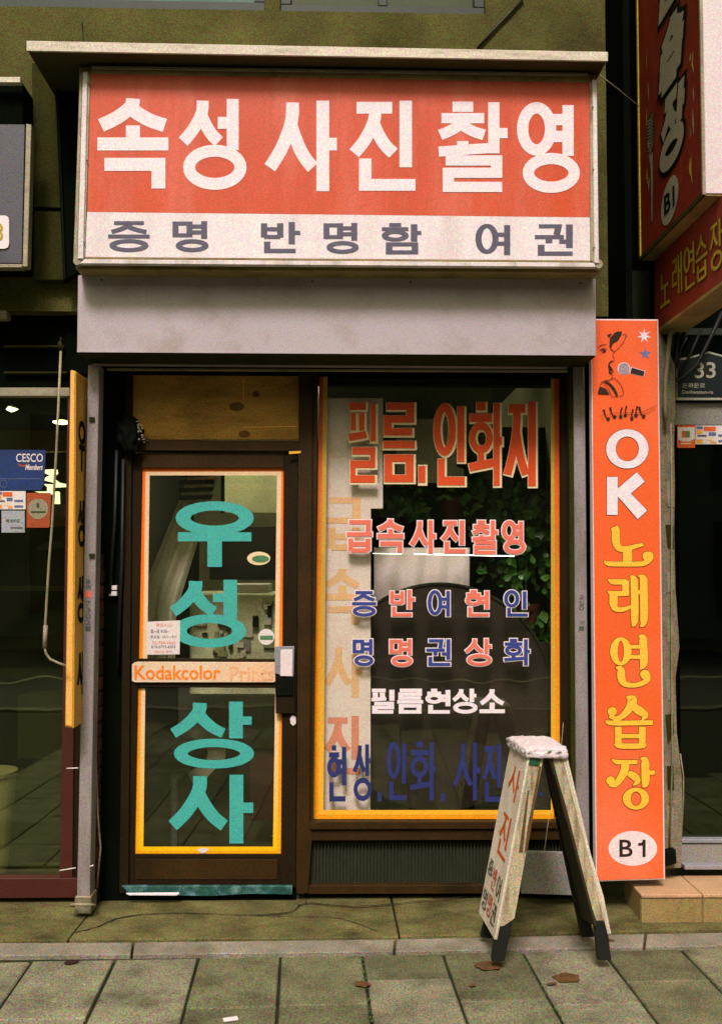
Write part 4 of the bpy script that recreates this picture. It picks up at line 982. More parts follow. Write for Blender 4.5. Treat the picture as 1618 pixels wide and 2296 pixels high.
# ================================================================== ORANGE VERTICAL SIGN
og = empty('orange_vertical_sign', P(1410, 1975, -.2), 'tall narrow orange sign panel with yellow Korean lettering and B1 oval', 'sign')
Yo = -.205
slab('border', [(1324, 715), (1475, 716), (1490, 1972), (1335, 1977)], Yo+.001, .045, M['pinkw'], og, .002)
of = slab('face', [(1326, 718), (1472.5, 719), (1487, 1969), (1337.5, 1974)], Yo-.002, .0028, M['orangeface'], og, 0)
oy = onY(Yo-.002)
z1 = lambda X, Y: ((1640+X/3.189)/1.2652, (880+Y/3.189)/1.2652)     # picture points read off enlargements
z2 = lambda X, Y: ((1640+X/3.28)/1.2652, (1500+Y/3.28)/1.2652)
z3 = lambda X, Y: ((1640+X/3.041)/1.2652, (2150+Y/3.041)/1.2652)
z4 = lambda X, Y: ((1640+X/3.975)/1.2652, (880+Y/3.975)/1.2652)
def brush(name, items, zf, k, mp, m, om, par, ext=4.5, n=NY, lift=.001):
    """items: ('c', pts with widths) curves, ('b', cx, cy, r) dots, ('o', cx, cy, rx, ry, wx, wy) rings - in enlargement units"""
    def build(ex):
        out = []
        for s in items:
            if s[0] == 'c': q = ribbon(crom([tuple(p) for p in s[1]], 6), 10, 1, ex)
            elif s[0] == 'l': q = ribbon([tuple(p) for p in s[1]], 10, 1, ex)
            elif s[0] == 'b': q = [[(s[1], s[2])]+[(s[1]+(s[3]+ex)*math.cos(a+d), s[2]+(s[3]+ex)*math.sin(a+d)) for d in (0, .131, .262)] for a in [i*math.pi/12 for i in range(24)]]
            elif s[0] == 'p':
                q = [s[1]]
            else:
                _, cx, cy, rx, ry, wx, wy = s; q = []; N = 36
                f = lambda t, sg: (cx+(rx+sg*(wx/2+ex))*math.cos(t), cy+(ry+sg*(wy/2+ex))*math.sin(t))
                for i in range(N):
                    a, b = 2*math.pi*i/N, 2*math.pi*(i+1)/N; q.append([f(a, 1), f(b, 1), f(b, -1), f(a, -1)])
            out.append([[zf(*p) for p in r] for r in q])
        return out
    o = put(name, build(0), mp, n, lift+.002, m, par)
    if om: put('letter_outline', build(ext), mp, n, lift, om, o)
    return o
Y_, B_ = M['yellowl'], M['brownl']
brush('letter', [('o', 438, 1255, 148, 145, 87, 66)], z1, 1, oy, M['letterw'], B_, of, 5)
brush('letter', [('l', [(303, 1508, 98), (303, 1852, 98)]), ('l', [(352, 1685, 110), (560, 1508, 112)]), ('l', [(400, 1660, 100), (575, 1852, 118)])], z1, 1, oy, M['letterw'], B_, of, 5)
brush('letter', [('c', [(330, -18, 70), (342, 20, 76), (345, 90, 76), (352, 145, 70), (385, 185, 58), (460, 182, 48), (540, 160, 38), (598, 146, 28)]),
                 ('l', [(452, 178, 86), (452, 318, 86)]),
                 ('c', [(232, 296, 8), (265, 322, 40), (350, 328, 46), (520, 328, 46), (600, 322, 48), (655, 288, 50), (668, 245, 46), (640, 222, 30)]), ('b', 632, 255, 42)], z2, 1, oy, Y_, B_, of)
brush('letter', [('c', [(272, 470, 8), (310, 492, 46), (380, 494, 50), (442, 494, 50)]), ('l', [(435, 480, 64), (435, 620, 64)]),
                 ('c', [(262, 580, 8), (310, 600, 44), (380, 602, 48), (460, 602, 46)]), ('l', [(322, 590, 78), (322, 700, 78)]),
                 ('c', [(322, 690, 76), (335, 735, 60), (375, 752, 48), (430, 745, 42), (485, 722, 30)]),
                 ('c', [(470, 440, 8), (508, 466, 60), (516, 560, 68), (518, 850, 66), (490, 905, 8)]),
                 ('c', [(550, 436, 8), (596, 462, 66), (603, 560, 72), (604, 850, 68), (570, 912, 8)]), ('l', [(530, 590, 40), (580, 590, 40)])], z2, 1, oy, Y_, B_, of)
brush('letter', [('o', 390, 1140, 64, 115, 72, 34), ('l', [(470, 1098, 34), (575, 1098, 34)]), ('l', [(470, 1192, 36), (575, 1192, 36)]),
                 ('c', [(552, 1000, 8), (592, 1015, 70), (600, 1090, 74), (602, 1250, 70), (568, 1310, 8)]),
                 ('c', [(342, 1288, 8), (388, 1310, 66), (396, 1390, 72), (425, 1440, 56), (500, 1456, 44), (580, 1440, 46), (638, 1400, 52), (642, 1350, 40)]), ('b', 614, 1355, 45)], z2, 1, oy, Y_, B_, of)
brush('letter', [('c', [(440, 1562, 8), (492, 1590, 92), (480, 1650, 78), (425, 1725, 62), (350, 1766, 42), (285, 1738, 36)]), ('b', 310, 1700, 43),
                 ('c', [(500, 1650, 70), (560, 1690, 80), (615, 1735, 62), (585, 1782, 8)]),
                 ('c', [(248, 1778, 8), (290, 1804, 44), (480, 1806, 46), (688, 1802, 44)]),
                 ('l', [(366, 1840, 62), (368, 2010, 62)]), ('l', [(590, 1840, 64), (588, 2020, 62)]), ('l', [(366, 1928, 40), (590, 1928, 40)]), ('c', [(346, 1990, 40), (380, 2018, 50), (580, 2018, 50), (610, 1990, 40)])], z2, 1, oy, Y_, B_, of)
brush('letter', [('c', [(285, 8, 8), (320, 32, 36), (400, 36, 38), (505, 34, 38)]), ('c', [(405, 30, 70), (392, 110, 70), (355, 180, 62), (310, 232, 44), (262, 222, 38)]), ('b', 274, 195, 38),
                 ('c', [(425, 130, 50), (480, 160, 66), (505, 200, 50), (465, 238, 8)]), ('c', [(528, 2, 8), (566, 22, 66), (573, 100, 70), (572, 215, 66), (545, 250, 8)]), ('l', [(600, 125, 36), (655, 125, 36)]),
                 ('o', 492, 350, 80, 78, 68, 34)], z3, 1, oy, Y_, B_, of)
flat('oval', [[z3(466+209*math.cos(t), 780+150*math.sin(t)) for t in [2*math.pi*k/40 for k in range(40)]]], oy, NY, .001, M['pinkw'], of)
ftext('B', (*z3(350, 704), *z3(465, 852)), oy, M['inkdk'], of, lift=.002, bold=.012, name='letter')
brush('letter', [('l', [(562, 704, 26), (562, 852, 26)]), ('c', [(565, 712, 22), (548, 738, 24), (512, 745, 22)])], z3, 1, oy, M['inkdk'], None, of)
# picture at the top: line-drawn face with striped hat and collar, microphone, stars, notes
I_ = M['inkdk']
brush('drawing', [('p', [(320, 278), (352, 268), (372, 258), (352, 300), (335, 306)]), ('p', [(352, 315), (398, 262), (430, 242), (488, 240), (480, 275), (440, 340), (388, 372), (362, 420), (345, 370)]),
                  ('c', [(490, 275, 5), (520, 272, 6), (540, 286, 5), (520, 310, 5)]), ('c', [(530, 300, 5), (490, 380, 5), (405, 470, 5)]), ('c', [(345, 400, 10), (370, 445, 9), (400, 470, 6), (380, 510, 4), (398, 540, 5), (392, 572, 5)]),
                  ('c', [(215, 428, 3), (255, 395, 8), (315, 388, 4)]), ('c', [(232, 452, 4), (270, 438, 12), (315, 442, 5)]), ('c', [(250, 465, 5), (290, 470, 10), (312, 455, 4)]), ('b', 285, 455, 14),
                  ('c', [(396, 572, 5), (360, 580, 14), (336, 612, 12)]), ('c', [(336, 616, 14), (350, 650, 34), (368, 668, 22), (385, 676, 5)]), ('c', [(340, 668, 8), (352, 705, 20), (380, 700, 7), (396, 682, 5)]),
                  ('c', [(372, 715, 4), (378, 745, 5), (375, 765, 6)]), ('c', [(375, 765, 8), (340, 790, 8), (290, 800, 10), (250, 825, 6), (215, 935, 5)]),
                  ('p', [(238, 870), (262, 868), (305, 888), (345, 948), (215, 942)]), ('c', [(290, 800, 18), (340, 830, 24), (395, 890, 28), (430, 965, 22)]), ('c', [(265, 818, 5), (330, 880, 6), (360, 950, 6), (380, 980, 5)]),
                  ('c', [(375, 765, 7), (430, 790, 6), (480, 860, 6), (500, 950, 5), (440, 970, 6), (380, 980, 6)])], z4, 1, oy, I_, None, of)
def star(cx, cy, r1, r2, n, rot_=0):
    return [(cx+(r1 if i % 2 == 0 else r2)*math.sin(rot_+i*math.pi/n), cy-(r1 if i % 2 == 0 else r2)*math.cos(rot_+i*math.pi/n)) for i in range(2*n)]
def star_polys(cx, cy, r1, r2, n, zf):
    p = star(cx, cy, r1, r2, n); return [[zf(cx, cy), zf(*p[i-1]), zf(*p[i]), zf(*p[(i+1) % (2*n)])] for i in range(0, 2*n, 2)]
flat('white_star', star_polys(738, 290, 85, 30, 7, z4), oy, NY, .001, M['letterw'], of)
flat('blue_star', star_polys(750, 492, 68, 26, 5, z4), oy, NY, .001, M['starblue'], of)
brush('microphone', [('b', 508, 660, 62)], z4, 1, oy, M['greymic'], M['pinkw'], of, 9)
brush('microphone_grip', [('l', [(588, 678, 62), (735, 718, 56)])], z4, 1, oy, M['inkdk'], M['pinkw'], of, 7, lift=.0008)
notes = []
for x, y, a in ((265, 985, -1), (323, 965, -1), (378, 965, 1), (420, 950, 1), (478, 980, 1), (516, 952, 1), (585, 960, -1)):
    notes += [('b', x, y, 16), ('c', [(x+8*a, y, 9), (x+14*a-14, y-40, 11), (x-14+26*a, y-85, 24 if a < 0 else 16)])]
notes += [('c', [(180, 960, 2), (350, 930, 3), (550, 925, 3), (700, 865, 3)]), ('c', [(200, 985, 2), (400, 950, 3), (600, 935, 3), (690, 890, 2)])]
brush('music_notes', notes, z1, 1, oy, I_, None, of)

# ================================================================== RIGHT SIDE: PROJECTING SIGNS, PILLAR, NEIGHBOUR
rn = empty('right_neighbour_shop', (WX(1580, 0), .1, 0), 'black glass shop front at the right edge behind the orange sign', 'shop front')
xg = WX(1372, .25)
bm = bmesh.new(); bx(bm, xg, .26, 0, WX(1480, .25), .34, 9)
bx(bm, xg-.02, -.09, 2.2, xg+.01, .3, 9)
bm2('gap_wall', bm, M['dark'], rn)
slab('upper_wall', rect(1470, -1500, 2300, 770), .15, .1, M['dark'], rn)
slab('upper_pane', rect(1505, 752, 1720, 892), .13, .01, M['rglass'], rn, 0)
slab('upper_pane_frame', rect(1505, 736, 1720, 751), .11, .04, M['winframe'], rn)
slab('upper_pane_back', rect(1480, 752, 1760, 900), .2, .05, mat('deep_green', '1c3418', .8), rn, 0)
slab('head_band', rect(1511, 903, 1760, 953), .0, .1, M['greyboard'], rn, .002)
slab('pane', [(1517, 954), (1760, 954), (1764, 1882), (1527, 1882)], .02, .01, M['rglass'], rn, 0)
slab('inner_back', rect(1500, 940, 1800, 1900), .5, .05, mat('deep_interior', '0c160c', .8, 0, .3, 2), rn, 0)
slab('green_counter', rect(1500, 1660, 1800, 1900), .4, .05, mat('green_counter', '1c5a2c', .6, 0, .2, 3), rn, 0)
slab('push_rail', [(1519, 1135), (1762, 1132), (1762, 1166), (1519, 1168)], .3, .03, M['umb'], rn, .004)
slab('sill_trim', rect(1526, 1882, 1760, 1890), -.02, .05, M['steel'], rn)
slab('sill', rect(1518, 1891, 1760, 1934), -.01, .06, M['greyboard'], rn)
slab('foot_strip', rect(1534, 1941, 1760, 1950), -.06, .06, M['steel'], rn)
slab('black_block', [(1491, 1910), (1514, 1905), (1516, 1936), (1492, 1943)], -.13, .05, M['black'], rn)
box('inner_shell', WX(1480, 0), .6, 0, WX(1900, 0), .7, 3, M['dark'], rn)
e = empty('plaster_pillar', P(1503, 1945, -.02), 'rough peeling plaster pillar beside the orange sign', 'pillar')
bm = bmesh.new()
edge = [(1478, 740), (1512, 820), (1513, 900), (1510, 1000), (1512, 1100), (1510, 1188), (1513, 1320), (1522, 1450), (1513, 1520), (1516, 1640), (1527, 1740), (1529, 1800), (1526, 1945), (1486, 1948), (1470, 740)]
pr(bm, [P(u, v, -.09) for u, v in edge], Vector((0, .2, 0)))
bm2('shaft', bm, M['plaster'], e)
for k in range(9):
    v0 = 980+k*105+random.uniform(-20, 20); q = [(1489+random.uniform(0, 6), v0), (1508, v0+random.uniform(-8, 12)), (1510, v0+random.uniform(30, 60)), (1496, v0+random.uniform(40, 70))]
    slab('loose_flake', q, -.094, .004, M[random.choice(['pipe', 'greyol', 'brickm', 'concside']) if False else random.choice(['pipe', 'greyol', 'concside'])], e, 0)
setp(tube('wall_pipe', [P(1505, 705, -.13), P(1501, 750, -.13), P(1496, 800, -.13), P(1491, 845, -.13), P(1490, 900, -.13), P(1491, 945, -.13)], .0105, M['pipe'], None, 12), 'bent pale pipe rising beside the top of the orange sign', 'pipe')
setp(tube('pillar_cable', [P(1503, 950, -.11), P(1505, 1150, -.11), P(1504, 1400, -.11), P(1506, 1700, -.11), P(1500, 1900, -.11)], .004, M['pipe']), 'pale cable running straight down the plaster pillar', 'cable')
setp(tube('loop_cable', [P(1524, 1690, -.06), P(1531, 1740, -.06), P(1531, 1790, -.06), P(1527, 1880, -.06)], .003, M['pipe']), 'thin loose cable bulging off the foot of the plaster pillar', 'cable')
cb = [([(1522, 690), (1516, 770), (1508, 830), (1497, 864)], .011, 'thick black cable descending beside the pale pipe'),
      ([(1545, 700), (1530, 760), (1516, 810), (1500, 850)], .013, 'thick black cable crossing in front of the green pane'),
      ([(1618, 700), (1590, 760), (1560, 820), (1528, 848), (1500, 858)], .010, 'black cable sweeping across the number plate'),
      ([(1570, 740), (1548, 790), (1520, 850)], .007, 'thin black cable hanging between two thick cables')]
for pts, r_, lab in cb:
    setp(tube('hanging_cable', [P(u, v, -.07) for u, v in pts], r_, M['cable'], None, 8), lab, 'cable', 'black cables above the right door')
# address plate
e = empty('address_plate', P(1580, 896, -.03), 'dark house shaped address plate reading 33 with a pale rim', 'address plate')
slab('rim', [(1515, 804), (1538, 802), (1588, 788), (1640, 802), (1662, 806), (1662, 897), (1515, 897)], -.03, .012, M['platew'], e, .001)
pf = slab('face', [(1518, 808), (1538, 806), (1588, 792), (1640, 806), (1659, 809), (1659, 890), (1518.5, 890)], -.0335, .003, M['plateblk'], e, 0)
pm = onY(-.0335)
ftext('3', (1556, 812, 1577, 848), pm, M['platew'], pf, lift=.001, bold=.01); ftext('3', (1582, 812, 1603, 848), pm, M['platew'], pf, lift=.001, bold=.01)
ftext('돈화문로', (1528, 859, 1579, 870), pm, M['platew'], pf, lift=.001, bold=.01)
ftext('Donhwamun-ro', (1528, 875, 1597, 883), pm, M['platew'], pf, lift=.001, bold=.01)
s = slab('orange_sticker', rect(1517, 954, 1557, 1004), .0, .004, M['sticko'], rn, 0)
flat('white_field', [[(1518, 958), (1556, 958), (1556, 984), (1545, 990), (1528, 990), (1518, 985)]], onY(.0), NY, .001, M['stickw'], s)
flat('mark', [rect(1527, 966, 1535, 981)], onY(.0), NY, .002, M['sticko'], s); flat('mark', [rect(1535, 966, 1545, 981)], onY(.0), NY, .0022, M['stickg'], s)
flat('line', [rect(1525, 993, 1548, 996)], onY(.0), NY, .001, M['cream'], s)
cards('card_sticker', 1558, 954, 1640, 996, .0, rn)

# projecting sign 1
yN = -.82; cN = P(1578, 437, yN); xA = cN.x; zA = cN.z
far = PX(1435, 575, xA); yF = far.y
e = empty('projecting_sign', (xA+.06, (yN+yF)/2, zA), 'tall weathered red projecting sign with grey brush letters and B1 oval', 'sign')
bm = bmesh.new(); bx(bm, xA, yN+.01, zA+.008, xA+.125, yF, 6.5); bd = bm2('body', bm, M['oldred'], e)
box('end_face', xA+.004, yN-.004, zA+.004, xA+.135, yN+.008, 6.5, M['whiteend'], e, .002)
box('bottom_tray', xA-.003, yN, zA-.004, xA+.135, yF+.003, zA+.006, M['olivealu'], e, .001)
box('edge_trim', xA-.008, yN-.006, zA, xA+.003, yN+.006, 6.5, M['dullalu'], e, .001)
box('edge_trim', xA-.005, yF-.01, zA, xA+.003, yF+.008, 6.5, M['greenyel'], e, .001)
box('edge_trim', xA-.006, yN, zA-.006, xA+.003, yF, zA+.014, M['concside'], e, .001)
NXm = Vector((-1, 0, 0))
K = 520.0    # lettering units per metre on the side faces
def smap(x): return lambda s, t: Vector((x, yF-s/K, zA+t*-1/K))
side = smap(xA-.001)
def sc_(u, v): p = PX(u, v, xA); return ((yF-p.y)*K, (zA-p.z)*K)
def sideletter(ch, u, va_, vb_, wd, m, om, par, w, out, mpx, shx=0):
    c, a = sc_(u, va_); _, b = sc_(u, vb_)
    letter(ch, (c-wd/2, a, c+wd/2, b), lambda s, t: mpx(s+(b-t)*shx, t), w, .85, m, par, n=NXm, lift=.001, out=out, outm=om)
sideletter('습', 1498, 48, 200, 150, M['greyol'], M['black'], bd, 36, 9, side, .25)
sideletter('장', 1500, 212, 380, 160, M['greyol'], M['black'], bd, 34, 9, side, .25)
sideletter('연', 1492, -120, 34, 150, M['greyol'], M['black'], bd, 34, 9, side, .25)
c, a = sc_(1500, 402); _, b = sc_(1500, 500)
flat('oval', [[(c+56*math.cos(t)-22*math.sin(t)*.5, (a+b)/2+(b-a)/2*math.sin(t)) for t in [k*math.pi/14 for k in range(28)]]], side, NXm, .001, M['greyol'], bd)
ftext('B1', (c-34, a+26, c+34, b-26), side, M['black'], bd, n=NXm, lift=.0025, bold=.03)
# worn stripes down its wall edge and scratches
sr = random.Random(9)
for k in range(16):
    u = sr.choice([1450, 1453, 1456, 1548, 1552]); v0 = sr.uniform(60, 430); c, a = sc_(u+sr.uniform(-2, 2), v0); L = sr.uniform(15, 60)
    flat('scratch', ribbon([(c, a, 2), (c+sr.uniform(-8, 8), a+L*.5, sr.uniform(5, 12)), (c+sr.uniform(-6, 6), a+L, 2)], 4, 1, 0), side, NXm, .0008, M[sr.choice(['greenyel', 'greyol', 'olivealu'])], bd)
cu_, cv_ = sc_(1458, 300)
flat('picture_print', [[(cu_+26*math.cos(t), cv_+52*math.sin(t)) for t in [k*math.pi/12 for k in range(24)]]], side, NXm, .0009, M['concside'], bd)
for k in range(10): flat('picture_line', ribbon([(cu_-20, cv_-38+k*8, 2), (cu_, cv_-34+k*8, 3), (cu_+20, cv_-38+k*8, 2)], 2, 1, 0), side, NXm, .0016, M['greyol'], bd)
flat('picture_stem', ribbon([(cu_+4, cv_+50, 18), (cu_+6, cv_+120, 12), (cu_+2, cv_+210, 6)], 2, 1, 0), side, NXm, .0009, M['greyol'], bd)
# projecting fascia 2
xB = PX(1467, 743, 1).x if False else P(1467, 743, yF).x
zB = P(1467, 743, yF).z
ang2 = None
e = empty('projecting_fascia', (xB+.05, yF-.5, zB), 'red projecting fascia with olive yellow Korean lettering under the tall sign', 'sign')
yE = -1.6
bm = bmesh.new(); bx(bm, xB, yE, zB, xB+.12, yF, zA-.01); bd2 = bm2('body', bm, M['oldred2'], e)
box('bottom_tray', xB-.004, yE, zB-.016, xB+.125, yF-.01, zB-.001, M['olivealu'], e, .001)
def f2(u, v): p = PX(u, v, xB); return ((yF-p.y)*K, (zB-p.z)*K)
m2_ = lambda s, t: Vector((xB-.001, yF-s/K, zB-t/K))
for ch, u, v0, v1 in (('노', 1491, 606, 690), ('래', 1518, 569, 667), ('연', 1545, 546, 652), ('습', 1573, 523, 633), ('장', 1605, 493, 611)):
    c, a = f2(u, v0+4); _, b = f2(u, v1-4); wd = 66
    letter(ch, (c-wd/2, a, c+wd/2, b), m2_, 8.5, .8, M['greenyel'], bd2, n=NXm, lift=.001, out=2, outm=M['brownl'])
setp(tube('stay_wire', [P(1340, 165, -.3), P(1385, 200, -.25), P(1440, 245, -.2)], .0015, M['greyol']), 'thin stay wire from the red sign to the projecting sign', 'wire')

# step block with tiled top
e = empty('tiled_step', P(1530, 2080, -.2), 'beige tiled step block in front of the right neighbour door', 'step')
pA = G(1437, 2080, 0); zS = P(1437, 2005, pA.y).z; x0 = pA.x; y0 = pA.y
yb_ = -.03
box('core', x0+.008, y0+.008, 0, x0+1.6, yb_, zS-.016, M['tileface'], e)
for k in range(3):
    w_ = .26 if k == 0 else .42; xs_ = x0+(0 if k == 0 else .264+(k-1)*.424)
    bm = bmesh.new(); bx(bm, xs_, y0-.006, zS-.015, xs_+w_, yb_, zS); bev(bm, .003); bm2('cap_tile', bm, M['tilecap'], e)
    bm = bmesh.new(); bx(bm, xs_+.001, y0, .004, xs_+w_-.001, y0+.01, zS-.017); bev(bm, .002); bm2('face_tile', bm, M['tileface'], e)
bm = bmesh.new(); bx(bm, x0, y0+.011, .004, x0+.0075, yb_, zS-.017); bm2('side_tile', bm, M['tileface'], e)

# ================================================================== A-FRAME BOARD
za = lambda X, Y: ((1300+X/2.87)/1.2652, (2000+Y/2.87)/1.2652)
def A(X, Y, y): return P(*za(X, Y), y)
yn, yf = -.71, -.455
af = empty('a_frame_board', Vector(((A(320, 2085, yn).x+A(1200, 2080, yn).x)/2, (yn+yf)/2, 0)), 'weathered wooden A-frame sign board with white foam cap on the pavement', 'sign board')
def bar(name, pts, y, th, m, bvl=.003):
    bm = bmesh.new(); pr(bm, [A(a, b, y) for a, b in pts], Vector((0, th, 0))); bev(bm, bvl); return bm2(name, bm, m, af)
bar('leg', [(575, 430), (690, 430), (455, 1740), (370, 1800), (318, 1800), (300, 1860)], yn, .028, M['wood'])
bar('foot', [(345, 1750), (440, 1750), (372, 2090), (268, 2088), (300, 1862)], yn+.001, .027, M['foot'])
bar('leg', [(740, 430), (862, 430), (1075, 1230), (1205, 1760), (1100, 1760), (985, 1330)], yn, .028, M['wood'])
bar('foot', [(1100, 1761), (1205, 1761), (1243, 2080), (1135, 2080)], yn+.001, .027, M['foot'])
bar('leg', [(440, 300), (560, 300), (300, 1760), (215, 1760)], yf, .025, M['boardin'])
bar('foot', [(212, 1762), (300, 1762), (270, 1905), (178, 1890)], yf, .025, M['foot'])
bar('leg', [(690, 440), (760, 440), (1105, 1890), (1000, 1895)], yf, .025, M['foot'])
# boards between near and far legs, on the outside
def board(name, near, far_, off, m):
    bm = bmesh.new(); q = [A(*near[0], yn-.004), A(*far_[0], yf+.004), A(*far_[1], yf+.004), A(*near[1], yn-.004)]
    pr(bm, q, off); bev(bm, .002); return bm2(name, bm, m, af)
lb_ = board('panel', [(560, 440), (290, 1912)], [(428, 292), (163, 1690)], Vector((.012, 0, 0)), M['boardw'])
bar('panel_edge', [(560, 432), (580, 432), (312, 1890), (290, 1915)], yn-.008, .01, M['boardw'], .002)
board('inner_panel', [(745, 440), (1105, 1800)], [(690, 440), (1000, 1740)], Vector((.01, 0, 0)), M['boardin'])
board('panel', [(868, 430), (1240, 1870)], [(770, 330), (1090, 1720)], Vector((-.012, 0, 0)), M['boardw'])
bar('panel_edge', [(862, 420), (884, 420), (1075, 1215), (1180, 1560), (1243, 1870), (1222, 1860), (1150, 1560), (1052, 1215)], yn-.008, .01, M['boardw'], .002)
bar('stain_strip', [(655, 500), (672, 500), (560, 1180), (535, 1205), (560, 1000)], yn-.0015, .001, M['legbrown'], 0)
bar('stain_strip', [(560, 700), (574, 690), (520, 1200), (490, 1200)], yn-.0015, .001, M['legbrown'], 0)
bar('stain_strip', [(752, 450), (775, 500), (880, 840), (960, 1160), (1080, 1640), (1120, 1750), (1102, 1758), (1000, 1380), (850, 850)], yn-.0015, .001, M['legbrown'], 0)
bar('green_tape', [(552, 440), (668, 440), (656, 492), (560, 486)], yn-.006, .005, mat('green_tape', '1d4a2e', .5), .001)
bar('cross_stay', [(500, 1150), (560, 1160), (500, 1500), (470, 1500)], yn+.05, .01, M['wood'])
# hand-painted writing on the left panel (plane through its corners)
q0, q1, q2, q3 = A(428, 292, yf), A(560, 440, yn), A(290, 1912, yn), A(163, 1690, yf)
nn = (q1-q0).cross(q3-q0).normalized()
if nn.x > 0: nn = -nn
def amap(s, t):   # s 0..100 far->near, t 0..300 top->bottom
    a_, b_2 = s/100, t/300
    return (q0*(1-a_)+q1*a_)*(1-b_2)+(q3*(1-a_)+q2*a_)*b_2
for ch, b, m_, w in (('사', (28, 28, 86, 82), 'handorange', 7), ('진', (30, 108, 84, 180), 'handorange', 8),
                     ('증', (8, 200, 34, 226), 'handgrey', 4), ('명', (8, 252, 34, 284), 'handgrey', 4), ('반', (38, 204, 60, 240), 'handred', 4), ('명', (38, 248, 60, 284), 'handred', 4),
                     ('여', (66, 206, 90, 244), 'handgreen', 4), ('권', (66, 252, 88, 286), 'handgreen', 4)):
    letter(ch, b, amap, w, .7, M[m_], lb_, n=nn, lift=.002)
# foam cap
bm = bmesh.new(); bmesh.ops.create_grid(bm, x_segments=2, y_segments=2, size=1); bm.free()
bm = bmesh.new()
zt1, zb1 = A(700, 335, yn).z, A(700, 428, yn).z
nr = [A(540, 430, yn).x, A(884, 412, yn).x]; fa = [A(395, 240, yf).x, A(745, 300, yf).x]
NX_, NY_, NZ_ = 26, 22, 6
def cpt(i, j, k):
    s, t, w_ = i/NX_, j/NY_, k/NZ_
    xa, xb = lerp(nr[0], fa[0], t), lerp(nr[1], fa[1], t)
    z_ = lerp(zb1, zt1, w_)+lerp(0, A(600, 230, yf).z-zt1-.01, t)*.9
    p = Vector((lerp(xa, xb, s), lerp(yn-.015, yf+.03, t), z_))
    p += Vector((noise.noise(p*38), noise.noise(p*38+Vector((9, 0, 0))), noise.noise(p*30+Vector((0, 9, 0)))))*.006
    p += Vector((noise.noise(p*110), noise.noise(p*110+Vector((5, 0, 0))), noise.noise(p*110+Vector((0, 5, 0)))))*.003
    rr_ = .25*(1-min(1, min(s, 1-s)*8))+.25*(1-min(1, min(t, 1-t)*8))
    if w_ > .5: p.z -= rr_*.03
    return p
vv = {}
def gv(i, j, k):
    if (i, j, k) not in vv: vv[(i, j, k)] = bm.verts.new(cpt(i, j, k))
    return vv[(i, j, k)]
for i in range(NX_):
    for j in range(NY_):
        for k in (0, NZ_): bm.faces.new((gv(i, j, k), gv(i+1, j, k), gv(i+1, j+1, k), gv(i, j+1, k)))
for i in range(NX_):
    for k in range(NZ_):
        for j in (0, NY_): bm.faces.new((gv(i, j, k), gv(i+1, j, k), gv(i+1, j, k+1), gv(i, j, k+1)))
for j in range(NY_):
    for k in range(NZ_):
        for i in (0, NX_): bm.faces.new((gv(i, j, k), gv(i, j+1, k), gv(i, j+1, k+1), gv(i, j, k+1)))
bm2('foam_cap', bm, M['foam'], af, smooth=True)

# things behind the A-frame
o = slab('grey_board', [(1172, 1909), (1276, 1912), (1286, 2008), (1168, 2004)], -.12, .02, M['greyboard'], None, .002); setp(o, 'grey square board leaning on the wall behind the A-frame', 'board')
bm = bmesh.new(); c = G(1198, 2022, .012)
bmesh.ops.create_icosphere(bm, subdivisions=3, radius=1)
for v in bm.verts: d = v.co.copy(); v.co = Vector((d.x*.07, d.y*.05, max(0, d.z)*.014))*(1+.5*noise.noise(d*2.2)) + c
setp(bm2('green_rag', bm, M['greenpl'], None, smooth=False), 'crumpled bright green plastic on the ground behind the A-frame', 'rag')
setp(tube('hanging_string', [P(1229, 1835, -.09), P(1222, 1890, -.1), P(1204, 2000, -.11)], .0018, M['pipe']), 'thin string hanging from the sill behind the A-frame', 'string')
setp(tube('window_string', [P(1262, 1620, -.06), P(1250, 1760, -.06), P(1240, 1842, -.06)], .0015, M['pipe']), 'thin string beside the right edge of the window', 'string')
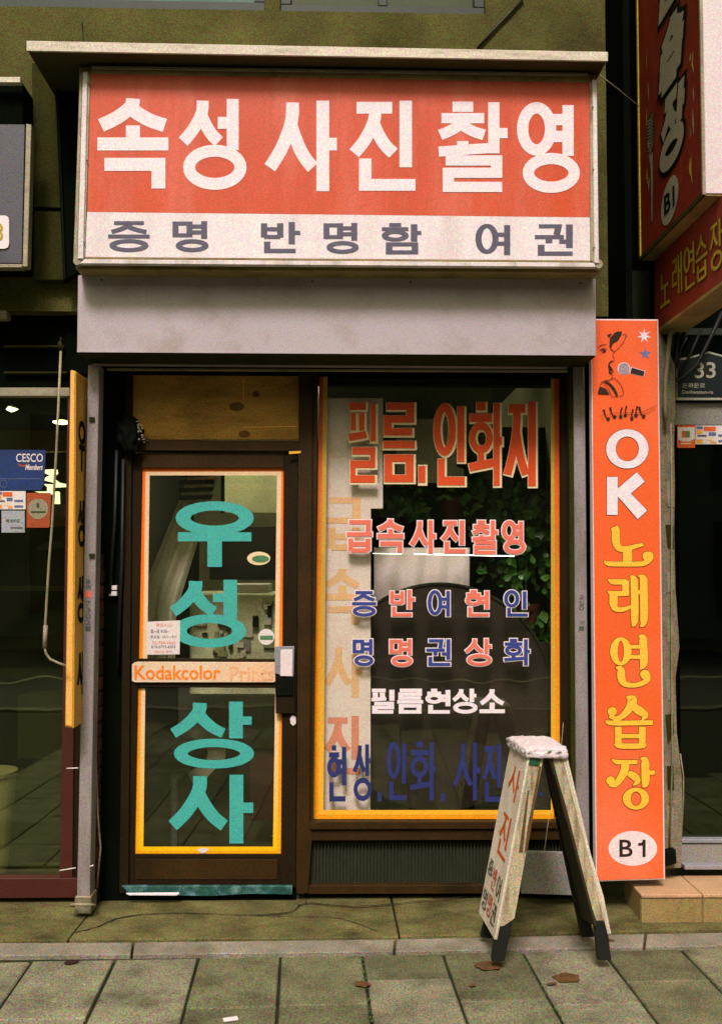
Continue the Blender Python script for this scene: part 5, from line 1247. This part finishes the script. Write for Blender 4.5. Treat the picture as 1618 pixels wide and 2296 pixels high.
# fallen leaves and small litter
def leaf(u, v, a, b, ang_, label, m='leafbr'):
    c = G(u, v, 0); bm = bmesh.new(); n = 18; ctr = bm.verts.new(c+Vector((0, 0, .008))); ring = []
    rr = random.Random(int(u*7+v))
    for i in range(n):
        t = 2*math.pi*i/n; r_ = 1+.11*math.sin(5*t+ang_)+rr.uniform(-.1, .1)
        x, y = a*r_*math.cos(t), b*r_*math.sin(t)
        ring.append(bm.verts.new(c+Vector((x*math.cos(ang_)-y*math.sin(ang_), x*math.sin(ang_)+y*math.cos(ang_), .004+rr.uniform(0, .005)))))
    for i in range(n): bm.faces.new((ctr, ring[i], ring[(i+1) % n]))
    o = bm2('fallen_leaf', bm, M[m]); o.modifiers.new('t', 'SOLIDIFY').thickness = .0012
    setp(o, label, 'leaf', 'dry leaves on the pavement')
leaf(1094, 2169, .052, .044, .2, 'brown dry leaf by the left front foot of the A-frame')
leaf(1270, 2195, .05, .04, .1, 'dark red brown leaf on the paving between the A-frame feet')
leaf(1365, 2112, .022, .012, .0, 'small orange leaf just right of the A-frame foot')
leaf(1236, 2210, .022, .008, .3, 'slim curled leaf bit left of the joint below the dark red leaf')
leaf(812, 2210, .022, .03, 1.2, 'brown leaf lying across a paving joint near the middle')
leaf(1059, 2213, .014, .01, .6, 'tiny leaf scrap on the paving left below the A-frame')
leaf(160, 2120+11+30, .028, .018, .5, 'flat dark stain-like leaf on the left paving', 'inkdk')
o = setp(box('paper_scrap', 0, 0, 0, .05, .025, .004, M['stickw'], None, .001), 'small white paper scrap in a paving joint at the bottom', 'paper')
pp = G(517, 2285, .004); o.location = pp; o.rotation_euler = (0, 0, .3)
# moss in the joints
ms = random.Random(4)
bm = bmesh.new()
for (ua, vva, ub, vvb, n_) in ((1475, 2702, 1500, 2745, 30), (1026, 2712, 1056, 2900, 26), (1500, 2745, 1600, 2900, 10)):
    for k in range(n_):
        t = ms.random(); c = gl(lerp(ua, ub, t), lerp(vva, vvb, t)); s_ = ms.uniform(.002, .005)
        bmesh.ops.create_icosphere(bm, subdivisions=1, radius=s_, matrix=Matrix.Translation((c.x+ms.uniform(-.004, .004), c.y, -.001)))
setp(bm2('moss', bm, mat('joint_moss', '3a5a1e', .9), None), 'tiny green moss tufts growing in the paving joints', 'moss', kind='stuff')

# ================================================================== ACROSS THE STREET (seen in reflections)
e = empty('opposite_building', (0, -17, 0), 'plain grey building across the street seen mirrored in the glass', 'building')
bm = bmesh.new(); bx(bm, -24, -24, 0, 24, -17, 8.5); bm2('wall', bm, M['street_wall'], e)
wbm = bmesh.new()
for fl in range(3):
    for k in range(12):
        x = -22+k*3.8; z = .5+fl*2.8; bx(wbm, x, -17.0, z, x+2.4, -16.9, z+(2.1 if fl == 0 else 1.5))
setp(bm2('window', wbm, M['street_glass'], e), kind='stuff')
